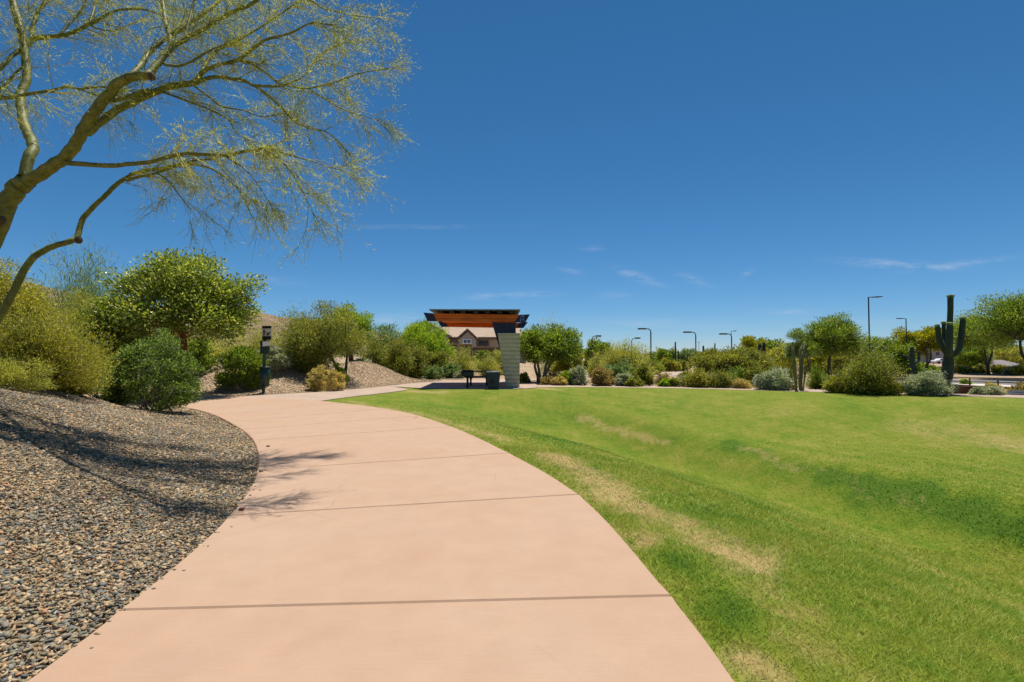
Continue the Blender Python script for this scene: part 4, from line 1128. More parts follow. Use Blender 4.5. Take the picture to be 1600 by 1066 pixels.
def build_dog_station():
    d = 21.7
    X = (413 - 800) / FPX * d; z0 = G(X, d)
    r = thing('dog_waste_station', (X, d, z0), 'green dog waste post with grey sign, bag dispenser and bin by the path junction', 'waste station')
    P = lambda px, py, dd=d: pt(px, py, dd)
    def panel(x0, y0, x1, y1, t, name, m, parent, fwd=0.0, bev=.004):
        a = P(x0, y0, d - fwd); b = P(x1, y0, d - fwd); c = P(x1 - .0, y1, d - fwd); e = P(x0, y1, d - fwd)
        return MB().prism([a, b, c, e], (0, -t, 0)).build(name, m, parent, False, bev)
    MB().tube([Vector((X - .02, d, z0 - .2)), P(414.5, 512)], .07, 4).build('post', M['post_green'], r)
    s = panel(409.6, 509, 424.6, 531.4, .02, 'sign_panel', M['signface'], r, .05)
    panel(410.0, 509.4, 424.2, 513.4, .006, 'sign_header', M['ink'], s, .074, 0)
    panel(409.8, 525.4, 423.8, 531.2, .006, 'sign_footer', M['ink'], s, .074, 0)
    # walking figure and dog
    f = MB(); dd = d - .078
    hp = P(412.6, 515.7, dd); f.tube([hp, hp + Vector((0, -.006, 0))], .026, 12)
    for pts, rr in [([(412.5, 516.6), (412.4, 520)], .028), ([(412.4, 520), (411.2, 524.3)], .017), ([(412.4, 520), (413.8, 524.2)], .017), ([(412.6, 517.4), (415.2, 519.6)], .012), ([(412.5, 517.4), (410.8, 519.8)], .012)]:
        f.tube([P(*q, dd) for q in pts], rr, 6)
    f.build('walker_symbol', M['ink'], s)
    f = MB()
    for pts, rr in [([(416.6, 521.6), (420, 521.4)], .024), ([(416.8, 521.8), (416.5, 524.3)], .011), ([(417.6, 521.8), (417.8, 524.3)], .011), ([(419.3, 521.8), (419.1, 524.3)], .011), ([(420, 521.8), (420.3, 524.3)], .011), ([(420, 521.4), (421.3, 519.8), (422.3, 520.2)], .02), ([(416.6, 521.4), (415.8, 519.9)], .008)]:
        f.tube([P(*q, dd) for q in pts], rr, 6)
    f.build('dog_symbol', M['ink'], s)
    b = panel(409.2, 532.2, 422.0, 552.6, .16, 'bag_dispenser', M['greenbin'], r, .05, .012)
    lab = [(410.4, 533.6), (422, 533.6), (422, 540.9), (419, 540.4), (410.2, 541.5)]
    MB().prism([P(a, q, d - .212) for a, q in lab], (0, -.005, 0)).build('dispenser_label', M['white'], b)
    MB().tube([P(415.4, 546, d - .208), P(415.4, 546, d - .22)], .035, 12).build('bag_slot', M['ink'], b)
    # bin: tapered can with rim, hung clear of the ground
    c1 = P(414.3, 574.4, d - .2); c0 = P(412.6, 603.6, d - .2)
    MB().tube([c0, c0 + (c1 - c0) * .5, c1], [.195, .205, .215], 20).build('waste_bin', M['greenbin'], r, True)
    MB().tube([c1 + Vector((0, 0, -.02)), c1 + Vector((0, 0, .03))], .228, 20).build('bin_rim', M['post_green'], r, True)
    MB().tube([c1 + Vector((0, 0, .03)), c1 + Vector((0, 0, .055)), c1 + Vector((0, 0, .07))], [.22, .16, .03], 20).build('bin_lid', M['greenbin'], r, True)
    MB().box((c0.x, d - .02, (c0.z + c1.z) / 2), (.1, .1, .3)).build('bracket', M['post_green'], r)

def gooseneck(px, ytop, ybase, xhead, d, label, pw=1.5, group='park path lamps'):
    top = pt(px, ytop, d); base = pt(px, ybase, d) if ybase else Vector((top.x, d, 0))
    zb = min(G(top.x, d), base.z if ybase else 99)
    r = thing('street_lamp', (top.x, d, zb), label, 'lamp', group)
    s = 1 if xhead > px else -1
    k = d / FPX; rad = pw * k / 2
    hx = abs(xhead - px) * k
    arc = [Vector((top.x, d, zb - .1)), Vector((top.x, d, top.z - 5 * k))]
    for t in range(1, 6):
        a = t / 5 * math.pi / 2
        arc.append(Vector((top.x + s * 5 * k * (1 - math.cos(a)), d, top.z - 5 * k + 5 * k * math.sin(a))))
    arc.append(Vector((top.x + s * hx * .5, d, top.z)))
    MB().tube(arc, [rad] * 2 + [rad * .8] * 6, 8).build('pole', M['black'], r, True)
    MB().box((top.x + s * hx * .72, d, top.z), (hx * .6, .3 + 1 * k, 2.2 * k)).build('lamp_head', M['black'], r, False, .3 * k)
    MB().box((top.x + s * hx * .74, d, top.z - 1.12 * k), (hx * .42, .2, .12 * k)).build('lens', M['white'], r)
    MB().tube([Vector((top.x, d, zb - .1)), Vector((top.x, d, zb + .25))], rad * 1.9, 10).build('base', M['black'], r, True)

def area_light(px, ytop, pxb, ybase, xhead, d, label, w):
    top = pt(px, ytop, d); zb = G(top.x, d)
    r = thing('street_light', (top.x, d, zb), label, 'street light', None)
    k = d / FPX
    MB().tube([Vector((top.x, d, zb - .1)), Vector((top.x, d, top.z))], [w * k * .55, w * k * .42], 4).build('pole', M['black'], r)
    s = 1 if xhead > px else -1; hx = abs(xhead - px) * k
    MB().tube([Vector((top.x, d, top.z - .3 * k)), Vector((top.x + s * hx * .5, d, top.z + .2 * k))], w * k * .22, 6).build('arm', M['black'], r)
    MB().box((top.x + s * hx * .74, d, top.z + .1 * k), (hx * .55, .4, 1.1 * k)).build('lamp_head', M['black'], r, False, .2 * k)
    MB().box((top.x, d, zb + .25), (w * k * 2, w * k * 2, .5)).build('base', M['kerb'], r)

def build_lamps():
    gooseneck(925, 525.2, 582.5, 939, 46, 'black curved park lamp with its head to the right, left end of the row', 1.5)
    gooseneck(987, 528.5, None, 1000, 58, 'thin curved park lamp rising behind the big palo verde shrub, head to the right', 1.3)
    gooseneck(1016.8, 514, None, 997.5, 40, 'tallest curved park lamp of the row, head pointing left', 2.0)
    gooseneck(1087, 519.2, None, 1068.5, 44, 'curved park lamp with head to the left above the mesquite thicket', 1.8)
    gooseneck(1143, 522, None, 1125, 48, 'curved park lamp at the right end of the row beside a yellow tree', 1.8)
    gooseneck(1078, 554.5, None, 1073, 34, 'short bowed lamp post low among the shrubs', 1.6)
    area_light(1357, 464.3, 1361, 600, 1375.5, 30, 'tall square street light with arm to the right of its mast', 2.6)
    area_light(1415.6, 498, 1418, 582, 1402, 62, 'street light near the saguaro with its arm to the left', 2.0)
    area_light(1142.5, 517.4, 1142, 570, 1150, 95, 'far slim street light just above the last curved lamp', 1.1)
    for px, yt, d, lab in [(1025.3, 541, 170, 'hazy far pole right of the tallest curved lamp'), (1052.6, 541, 190, 'hazy far pole left of the slim far saguaro'), (1092, 533.5, 120, 'thin far pole right of the second left-facing park lamp'), (1147.4, 537, 190, 'faint far pole right of the end park lamp')]:
        p = pt(px, yt, d); zb = G(p.x, d); k = d / FPX
        r = thing('utility_pole', (p.x, d, zb), lab, 'pole', 'far poles on the skyline')
        MB().tube([Vector((p.x, d, zb - .2)), p], [.5 * k, .38 * k], 6).build('mast', M['bark_grey'], r, True)
        MB().box((p.x, d, p.z - 1.6 * k), (3.4 * k, .12, .5 * k)).build('crossarm', M['bark_grey'], r)

def ribbed(pts, rad, ribs=15, amp=.13, per=4):
    """fluted cactus stem with a rounded end"""
    pts = np.array([tuple(p) for p in pts], float); n = len(pts); sides = ribs * per
    T = np.gradient(pts, axis=0); T = unit(T)
    A = unit(np.cross(T, np.broadcast_to(np.array([0, 1., 0]), T.shape))); B = np.cross(T, A)
    th = np.arange(sides) * 2 * np.pi / sides
    rr = 1 - amp * .5 + amp * .5 * np.cos(th * ribs)
    V = pts[:, None] + (A[:, None] * np.cos(th)[None, :, None] + B[:, None] * np.sin(th)[None, :, None]) * (np.array(rad)[:, None] * rr[None])[..., None]
    V = V.reshape(-1, 3)
    i = np.arange(n - 1)[:, None] * sides; c = np.arange(sides)[None]
    Q = np.stack([i + c, i + (c + 1) % sides, i + sides + (c + 1) % sides, i + sides + c], -1).reshape(-1, 4)
    V = np.vstack([V, pts[-1:] + T[-1:] * rad[-1] * .3])
    k = (n - 1) * sides
    Tt = np.stack([k + np.arange(sides), k + (np.arange(sides) + 1) % sides, np.full(sides, len(V) - 1)], -1)
    return V, [Q, Tt]

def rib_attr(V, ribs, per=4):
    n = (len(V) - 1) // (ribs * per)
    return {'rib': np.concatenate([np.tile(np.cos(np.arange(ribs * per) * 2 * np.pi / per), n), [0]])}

def build_saguaro():
    d = gp(1477, 617.5)[1]; d = max(d, 21.2)
    X = (1476.5 - 800) / FPX * d; zb = G(X, d)
    root = thing('saguaro_cactus', (X, d, zb), 'tall many-armed saguaro standing beside the far footpath', 'cactus')
    off = np.array([X, d, zb]); k = d / FPX
    def stem(name, px, rad, dy=0.0, m='saguaro', ribs=15):
        P = catmull([(a, b, c) for (a, b), c in zip(px, np.linspace(0, dy, len(px)) if not hasattr(dy, '__len__') else dy)], 6)
        R = np.interp(np.linspace(0, 1, len(P)), np.linspace(0, 1, len(rad)), rad) * k * (.86 if name != 'trunk_base' else .93)
        W = np.array([tuple(pt(p[0], p[1], d + p[2])) for p in P])
        # rounded tip
        t = unit(W[-1] - W[-3]); e = [W[-1] + t * R[-1] * s for s in (.35, .65, .85, .97)]
        W = np.vstack([W, e]); R = np.concatenate([R, R[-1] * np.array([.93, .77, .52, .2])])
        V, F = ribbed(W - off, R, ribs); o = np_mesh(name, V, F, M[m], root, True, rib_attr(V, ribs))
        return W[-1], R[-5]
    stem('trunk_base', [(1475, 624), (1476.6, 612), (1478.8, 596), (1480.2, 585), (1481, 576)], [5.6, 6.0, 7.2, 8.2, 8.7], 0, 'saguaro_base', 18)
    tips = []
    tips.append(stem('trunk', [(1480.6, 579), (1481.6, 566), (1482.6, 552), (1483.2, 540), (1484, 520), (1484.4, 500), (1485, 482), (1485, 466.5)], [8.7, 8.6, 7.0, 5.4, 4.8, 4.5, 4.4, 4.6], 0, 'saguaro', 15))
    tips.append(stem('arm', [(1479, 553), (1474, 545), (1469.5, 537), (1466.8, 526), (1465.2, 512.5)], [4.2, 4.3, 4.3, 4.2, 4.1], [0, -.12, -.18, -.2, -.2]))
    tips.append(stem('arm', [(1480, 549), (1477.4, 541), (1475.6, 530), (1474.8, 518), (1474.6, 507)], [3, 3.3, 3.2, 3.1, 3.1], [.05, .2, .35, .4, .4]))
    tips.append(stem('arm', [(1482, 556), (1482.6, 548), (1483.2, 536), (1483.9, 522), (1484.2, 510)], [4.6, 5.3, 5.4, 5.2, 4.9], [-.15, -.38, -.45, -.45, -.45]))
    tips.append(stem('arm', [(1486, 556), (1492.5, 553), (1497.5, 546), (1501, 533), (1503, 517), (1504.6, 501)], [4.0, 4.8, 5.3, 5.2, 4.8, 4.4], [0, -.05, -.1, -.1, -.1, -.1]))
    rng = np.random.RandomState(4)
    for c, r in tips:
        b = MB()
        for j in range(16):
            a = rng.uniform(0, 6.283); q = rng.uniform(.1, .92) * r
            o = Vector(c) + Vector((math.cos(a) * q, math.sin(a) * q, -.25 * r * (q / r) ** 2 - .02))
            b.tube([o + Vector((0, 0, -.03)), o + Vector((math.cos(a) * .012, math.sin(a) * .012, .05)), o + Vector((math.cos(a) * .02, math.sin(a) * .02, .085))], [.028, .034, .012], 6)
        b.build('flower_bud', M['bud'], root, True)['kind'] = 'stuff'

def far_saguaro(px, ytop, w, d, label, arms=()):
    p = pt(px, ytop, d); zb = G(p.x, d); k = d / FPX
    r = thing('saguaro_cactus', (p.x, d, zb), label, 'cactus', 'dark far saguaros'); off = np.array([p.x, d, zb])
    H = p.z - zb
    zz = np.array([-.1, .1, .4, .75, .95, .99, 1.0]) * H; R = np.array([.8, .85, 1, .95, .85, .6, .25]) * w * k / 2
    V, F = ribbed(np.stack([0 * zz, 0 * zz, zz], 1), R, 11); np_mesh('trunk', V, F, M['saguaro'], r, True)
    for s, z0, z1 in arms:
        P = catmull([(0, 0, z0 * H), (s * w * k * .8, 0, z0 * H + .02 * H), (s * w * k * 1.5, 0, z0 * H + .1 * H), (s * w * k * 1.6, 0, z1 * H)], 5)
        V, F = ribbed(P, np.linspace(.34, .3, len(P)) * w * k, 9); np_mesh('arm', V, F, M['saguaro'], r, True)

def build_organ():
    d = gp(1248, 612.5)[1]; X = (1248 - 800) / FPX * d; zb = G(X, d)
    r = thing('ocotillo_cactus', (X, d, zb), 'clump of tall upright cactus wands rising beside the footpath', 'cactus'); off = np.array([X, d, zb]); k = d / FPX
    rng = np.random.RandomState(9)
    for j in range(30):
        bx = rng.uniform(1243, 1256) if j < 20 else rng.uniform(1239, 1260); tx = bx + (bx - 1249) * rng.uniform(.6, 1.9) + rng.uniform(-2, 2); ty = rng.uniform(534, 562) if j < 21 else rng.uniform(565, 588)
        dy = rng.uniform(-.35, .35)
        P = np.array([tuple(pt(bx + (tx - bx) * t ** 1.3 + rng.uniform(-.4, .4), 614 + (ty - 614) * t, d + dy * (.4 + t))) for t in np.linspace(0, 1, 9)]) - off
        rad = rng.uniform(.75, 1.15) if j < 20 else rng.uniform(.5, .75)
        V, F = ribbed(P, np.linspace(1, .6, 9) * rad * k, 7, .2, 3); np_mesh('stem', V, F, M['organ'], r, True)

def build_house():
    D = 75.0
    K = D / FPX
    X = lambda px: (px - 800) * K
    Z = lambda py: pt(800, py, D).z
    r = thing('house', (X(740), D + 4, G(X(740), D)), 'grey stucco house with tan tiled gable roofs behind the picnic shelter', 'house')
    zg = .3
    # main body
    MB().box(((X(690) + X(822)) / 2, D + 6, (zg + Z(528)) / 2), (X(822) - X(690), 11, Z(528) - zg)).build('wall', M['stucco2'], r)
    def slab(P, vec, name, m, par=r): return MB().prism(P, vec).build(name, m, par)
    zr, ze = Z(509.5), Z(529)
    # main roof: two slopes with a ridge along x
    x0, x1 = X(680), X(822)
    yf, ym, yb = D - .1, D + 6, D + 12.2
    rf = slab([Vector((x0, yf, ze)), Vector((x1, yf, ze)), Vector((x1 - .8, ym, zr)), Vector((x0, ym, zr))], (0, 0, .22), 'roof', M['tile'])
    slab([Vector((x0, yb, ze)), Vector((x1, yb, ze)), Vector((x1 - .8, ym, zr)), Vector((x0, ym, zr))], (0, 0, .22), 'roof', M['tile'])
    slab([Vector((x0, yf - .03, ze - .16)), Vector((x1, yf - .03, ze - .16)), Vector((x1, yf - .03, ze + .1)), Vector((x0, yf - .03, ze + .1))], (0, .1, 0), 'fascia', M['trim'])
    # left gable wing facing the park
    pk = Vector((X(669), D - 2, Z(505))); a = Vector((X(706), D - 2, Z(527))); b = Vector((X(632), D - 2, Z(527)))
    MB().prism([Vector((a.x - .5, D - 1.7, zg)), Vector((a.x - .5, D - 1.7, a.z - .1)), Vector((pk.x, D - 1.7, pk.z - .3)), Vector((b.x + .5, D - 1.7, b.z - .1)), Vector((b.x + .5, D - 1.7, zg))], (0, 12, 0)).build('wall', M['stucco'], r)
    for e in (a, b):
        slab([pk + Vector((0, -.3, 0)), e + Vector((0, -.3, 0)), e + Vector((0, 12, 0)), pk + Vector((0, 12, 0))], (0, 0, .22), 'roof', M['tile'])
        slab([pk + Vector((0, -.36, -.2)), e + Vector((0, -.36, -.2)), e + Vector((0, -.36, .16)), pk + Vector((0, -.36, .16))], (0, .05, 0), 'fascia', M['trim'])
    # small front gable
    pk = Vector((X(732), D - 1.6, Z(516))); a = Vector((X(747), D - 1.6, Z(530))); b = Vector((X(716), D - 1.6, Z(526)))
    b.z = a.z
    MB().prism([Vector((a.x - .25, D - 1.3, zg)), Vector((a.x - .25, D - 1.3, a.z - .05)), Vector((pk.x, D - 1.3, pk.z - .25)), Vector((b.x + .25, D - 1.3, b.z - .05)), Vector((b.x + .25, D - 1.3, zg))], (0, 3, 0)).build('wall', M['stucco'], r)
    for e in (a, b):
        slab([pk + Vector((0, -.25, 0)), e + Vector((0, -.25, 0)), e + Vector((0, 4.4, 0)), pk + Vector((0, 4.4, 0))], (0, 0, .18), 'roof', M['tile'])
        slab([pk + Vector((0, -.3, -.14)), e + Vector((0, -.3, -.14)), e + Vector((0, -.3, .13)), pk + Vector((0, -.3, .13))], (0, .05, 0), 'fascia', M['trim'])
    w0, w1, h0, h1 = X(725), X(737), Z(537), Z(531)
    wn = MB()
    yv = D - 1.34
    wn.box(((w0 + w1) / 2, yv, h1), (w1 - w0 + .16, .1, .1)); wn.box(((w0 + w1) / 2, yv, h0), (w1 - w0 + .16, .1, .1)); wn.box((w0, yv, (h0 + h1) / 2), (.1, .1, h1 - h0 - .1)); wn.box((w1, yv, (h0 + h1) / 2), (.1, .1, h1 - h0 - .1)); wn.box(((w0 + w1) / 2, yv, (h0 + h1) / 2), (.06, .1, h1 - h0 - .1))
    wf = wn.build('window', M['white'], r)
    MB().box(((w0 + w1) / 2, D - 1.315, (h0 + h1) / 2), (w1 - w0 - .1, .02, h1 - h0 - .1)).build('pane', M['glass'], wf)
    # covered balcony
    bx0, bx1 = X(748), X(763)
    MB().box(((bx0 + bx1) / 2, D + .46, (Z(540) + Z(532)) / 2), (bx1 - bx0, .04, Z(532) - Z(540))).build('balcony_opening', M['darkglass'], r)  # flat dark sheet standing for the shade inside the recess
    bl = MB(); bl.box(((bx0 + bx1) / 2, D + .38, Z(537.6)), (bx1 - bx0, .06, .1)); bl.box(((bx0 + bx1) / 2, D + .38, Z(540.4)), (bx1 - bx0 + .2, .1, .25)); bl.box((bx0, D + .38, (Z(540) + Z(532)) / 2), (.14, .12, Z(532) - Z(540))); bl.box((bx1, D + .38, (Z(540) + Z(532)) / 2), (.14, .12, Z(532) - Z(540)))
    bl.build('balcony_rail', M['trim'], r)
    # garden wall in two heights
    def wall(pxa, pxb, ytop, d, label, m='brownwall'):
        k = d / FPX; xa, xb = (pxa - 800) * k, (pxb - 800) * k; zt = pt(800, ytop, d).z; zb = G((xa + xb) / 2, d) - .3
        w = thing('garden_wall', ((xa + xb) / 2, d, zb), label, 'wall')
        MB().box(((xa + xb) / 2, d, (zt - .1 + zb) / 2), (xb - xa, .25, zt - .1 - zb)).build('wall_face', M[m], w)
        MB().box(((xa + xb) / 2, d, zt - .05), (xb - xa + .06, .36, .1)).build('wall_cap', M['cap'], w)
    wall(694, 738, 537.2, 62, 'taller brown block wall left of the step, in front of the grey house')
    wall(738.6, 800, 541.8, 62.3, 'lower brown block wall right of the step, in front of the grey house')
    wall(648, 700, 562.2, 45, 'upper low planter wall with a pale cap, left behind the shelter', 'redwall')
    wall(644, 704, 571.4, 40, 'lower planter wall with a pale cap, left behind the shelter', 'redwall')
    wall(758, 800, 562, 46, 'upper low terrace wall glimpsed behind the tapered pier', 'redwall')
    wall(755, 800, 571, 41, 'lower terrace wall glimpsed behind the tapered pier', 'redwall')
    # a gable roof far left behind the olive shrubs
    d = 95; k = d / FPX
    xa, xb = (446 - 800) * k, (486 - 800) * k; zt = pt(800, 517, d).z; ze = pt(800, 525.5, d).z
    w = thing('house', ((xa + xb) / 2, d, G(xa, d)), 'house mostly hidden, its tan roof edge showing below the brown hill', 'house')
    MB().box(((xa + xb) / 2, d + 4, ze / 2), (xb - xa - .6, 7.6, ze - .02)).build('wall', M['stucco2'], w)
    MB().prism([Vector((xa, d - .3, ze)), Vector((xb, d - .3, ze)), Vector(((xa + xb) / 2, d - .3, zt))], (0, 8.6, 0)).build('roof', M['tile'], w)

def build_right_side():
    # low red-brown wall behind the footpath
    pts = [(1395, 615.2), (1450, 616.6), (1530, 617.8)]
    P = [Vector((*gz(a, b, 0), 0)) for a, b in pts]
    P = [p + Vector((.25, .45, 0)) for p in P]
    w = thing('retaining_wall', P[1], 'low red-brown retaining wall behind the saguaro foot', 'wall')
    b = MB(); c = MB()
    for a, e in zip(P[:-1], P[1:]):
        t = (e - a).normalized(); q = Vector((-t.y, t.x, 0)) * .2
        b.prism([a + Vector((0, 0, -.6)), e + Vector((0, 0, -.6)), e + Vector((0, 0, .30)), a + Vector((0, 0, .30))], q)
        c.prism([a - q * .1 + Vector((0, 0, .30)), e - q * .1 + Vector((0, 0, .30)), e - q * .1 + Vector((0, 0, .34)), a - q * .1 + Vector((0, 0, .34))], q * 1.2)
    b.build('wall_face', M['redwall'], w); c.build('wall_cap', M['redwall'], w)
    # rail fence along the drop
    posts = [(1372, 603), (1410, 604.2), (1462, 606), (1515.5, 607.6), (1559.5, 609.5), (1604, 612), (1652, 615)]
    tops = [586.5, 587.4, 588.6, 589.6, 590.2, 591, 592.4]
    f = None; prev = None
    for (px, py), yt in zip(posts, tops):
        x, y = gp(px, py); g = G(x, y); zt = pt(px, yt, y).z
        if f is None: f = thing('rail_fence', (x, y, g), 'thin dark metal rail fence between the footpath bed and the road', 'fence')
        MB().tube([Vector((x, y, g - .2)), Vector((x, y, zt))], .055, 8).build('post', M['rail'], f, True)
        cur = (Vector((x, y, g)), zt - g)
        if prev:
            for h in (.96, .62, .26):
                MB().tube([prev[0] + Vector((0, 0, prev[1] * h)), cur[0] + Vector((0, 0, cur[1] * h))], .034, 6).build('rail', M['rail'], f, True)
        prev = cur
    # ramada with a grey hip roof
    d = 100; k = d / FPX
    xa, xb = (1538 - 800) * k, (1588 - 800) * k; ze = pt(800, 571.8, d).z; zt = pt(800, 562.5, d).z; zg = G((xa + xb) / 2, d)
    r = thing('ramada', ((xa + xb) / 2, d, zg), 'low ramada with grey hipped roof on posts beyond the road', 'shelter')
    y0, y1 = d - 2.2, d + 4
    ra, rb = xa + 1.6, xb - 2.0
    V = [(xa, y0, ze), (xb, y0, ze), (xb, y1, ze), (xa, y1, ze), (ra, d + .9, zt), (rb, d + .9, zt), (xa + .1, y0 + .1, ze - .2), (xb - .1, y0 + .1, ze - .2), (xb - .1, y1 - .1, ze - .2), (xa + .1, y1 - .1, ze - .2)]
    MB().add(V, [(0, 1, 5, 4), (1, 2, 5), (2, 3, 4, 5), (3, 0, 4), (0, 6, 7, 1), (1, 7, 8, 2), (2, 8, 9, 3), (3, 9, 6, 0), (9, 8, 7, 6)]).build('roof', M['greyroof'], r)
    for x in (xa + .9, xb - .9):
        for y in (y0 + .5, y1 - .5): MB().box((x, y, (zg + ze) / 2 - .35), (.35, .35, ze - zg + .3)).build('post', M['trim'], r)
    # pale flat-topped building behind the yellow trees
    def block(x0, x1, ytop, d, label, m, openings, dep=9):
        k = d / FPX; xa, xb = (x0 - 800) * k, (x1 - 800) * k; zt = pt(800, ytop, d).z; zg = G((xa + xb) / 2, d) - .2
        h = thing('building', ((xa + xb) / 2, d, zg), label, 'building')
        MB().box(((xa + xb) / 2, d + dep / 2, (zt + zg) / 2), (xb - xa, dep, zt - zg)).build('wall', M[m], h)
        MB().box(((xa + xb) / 2, d + dep / 2, zt + .1), (xb - xa + .4, dep + .4, .2)).build('parapet', M['farwall'], h)
        for (a, b, c, e) in openings:
            xw0, xw1 = (a - 800) * k, (b - 800) * k; z1, z0 = pt(800, c, d).z, pt(800, e, d).z
            wf = MB().box(((xw0 + xw1) / 2, d - .02, (z0 + z1) / 2), (xw1 - xw0 + .2, .12, z1 - z0 + .2)).build('window', M['trim'], h)
            MB().box(((xw0 + xw1) / 2, d - .1, (z0 + z1) / 2), (xw1 - xw0, .06, z1 - z0)).build('pane', M['darkglass'], wf)
    block(1424, 1478, 548.5, 150, 'pale lavender-grey building with dark openings behind the yellow trees', 'farwall', [(1434, 1437.5, 552, 560), (1449, 1455, 552, 561), (1463, 1467, 551, 555)])
    block(1496, 1562, 549.5, 165, 'blue-grey building seen under the mesquite canopy right of the saguaro', 'farblue', [(1500, 1507, 553, 559), (1516, 1526, 553, 558), (1540, 1552, 552, 557)])
    block(1548, 1600, 546, 190, 'far pale building at the right picture edge behind mesquite branches', 'farwall', [(1556, 1561, 550, 556), (1572, 1578, 550, 556), (1588, 1593, 550, 556)])
    # parked cars on the terrace
    def car(px, d, paint, label):
        x = (px - 800) / FPX * d; g = G(x, d)
        c = thing('parked_car', (x, d, g), label, 'car', 'cars parked beyond the road')
        prof = [(-2.15, .35), (-2.2, .75), (-2.05, .95), (-1.35, 1.02), (-.75, 1.45), (.75, 1.5), (1.55, 1.05), (2.1, .95), (2.2, .6), (2.15, .35)]
        MB().prism([Vector((x + a, d - .85, g + b)) for a, b in prof], (0, 1.7, 0)).build('body', M[paint], c, False, .06)
        for s in (-.87, .83):
            MB().prism([Vector((x + a, d + s, g + b)) for a, b in [(-1.2, 1.03), (-.7, 1.38), (.7, 1.42), (1.35, 1.05)]], (0, .04, 0)).build('side_window', M['darkglass'], c)
            for wx in (-1.35, 1.35):
                MB().tube([Vector((x + wx, d + s - .06, g + .33)), Vector((x + wx, d + s + .12, g + .33))], .33, 16).build('wheel', M['rubber'], c)
    car(1470, 140, 'carwhite', 'white car parked behind the saguaro stem')
    car(1505, 142, 'carblack', 'dark car parked right of the saguaro beyond the ramada line')
    car(1548, 141, 'carwhite', 'white car parked above the grey ramada roof')
    # far pale wall and car glimpsed by the tallest curved lamp
    x = (1024 - 800) / FPX * 75; g = G(x, 75)
    w = thing('boundary_wall', (x, 75, g), 'pale low wall glimpsed beside the tallest curved lamp', 'wall')
    MB().box((x, 75, pt(800, 568.6, 75).z), (1.15, .3, .2)).build('wall_cap', M['white'], w); MB().box((x, 75, (g + pt(800, 569.6, 75).z) / 2), (1.1, .24, pt(800, 569.6, 75).z - g)).build('wall_face', M['stucco2'], w)
    # terrace wall below the cars
    d = 133; k = d / FPX; xa, xb = (1488 - 800) * k, (1532 - 800) * k; zt = pt(800, 566.5, d).z; zg = pt(800, 572, d).z - 2.4
    w = thing('garden_wall', ((xa + xb) / 2, d, zg), 'long tan terrace wall right of the saguaro beyond the road', 'wall')
    MB().box(((xa + xb) / 2, d, (zt + zg) / 2), (xb - xa, .3, zt - zg)).build('wall_face', M['cap'], w)
    MB().box(((xa + xb) / 2, d, zt + .05), (xb - xa + .1, .5, .1)).build('wall_cap', M['stucco2'], w)
    # dark boulders in the bed at the right edge
    rng = np.random.RandomState(3)
    for px, py, s, lab in [(1596, 619, .5, 'large dark boulder at the right end of the footpath bed'), (1562, 617, .26, 'smaller dark rock left of the large boulder by the footpath'), (1285, 606.5, .55, 'grey rock at the foot of the feathery green tree'), (1302, 609, .45, 'flat grey rock between feathery tree and creosote bush'), (870, 602.5, .4, 'pale rock left of the bright green ball shrub')]:
        x, y = gp(px, py); g = G(x, y)
        bm = bmesh.new(); bmesh.ops.create_icosphere(bm, subdivisions=3, radius=.5)
        ph = rng.uniform(0, 6, 3)
        for v in bm.verts:
            q = v.co; f = 1 + .2 * math.sin(q.x * 6 + ph[0]) * math.cos(q.y * 5 + ph[1]) + .1 * math.sin(q.z * 11 + ph[2]) + rng.uniform(-.03, .03)
            v.co = Vector((q.x * f * s * 1.3, q.y * f * s, max(q.z * f * s * .6, -.12)))
        me = bpy.data.meshes.new('boulder'); bm.to_mesh(me); bm.free()
        o = link('boulder', me, M['boulder' if px > 1500 else 'bark_grey']); o.location = (x, y + .2, g + .1 * s); tag(o, lab, 'rock')

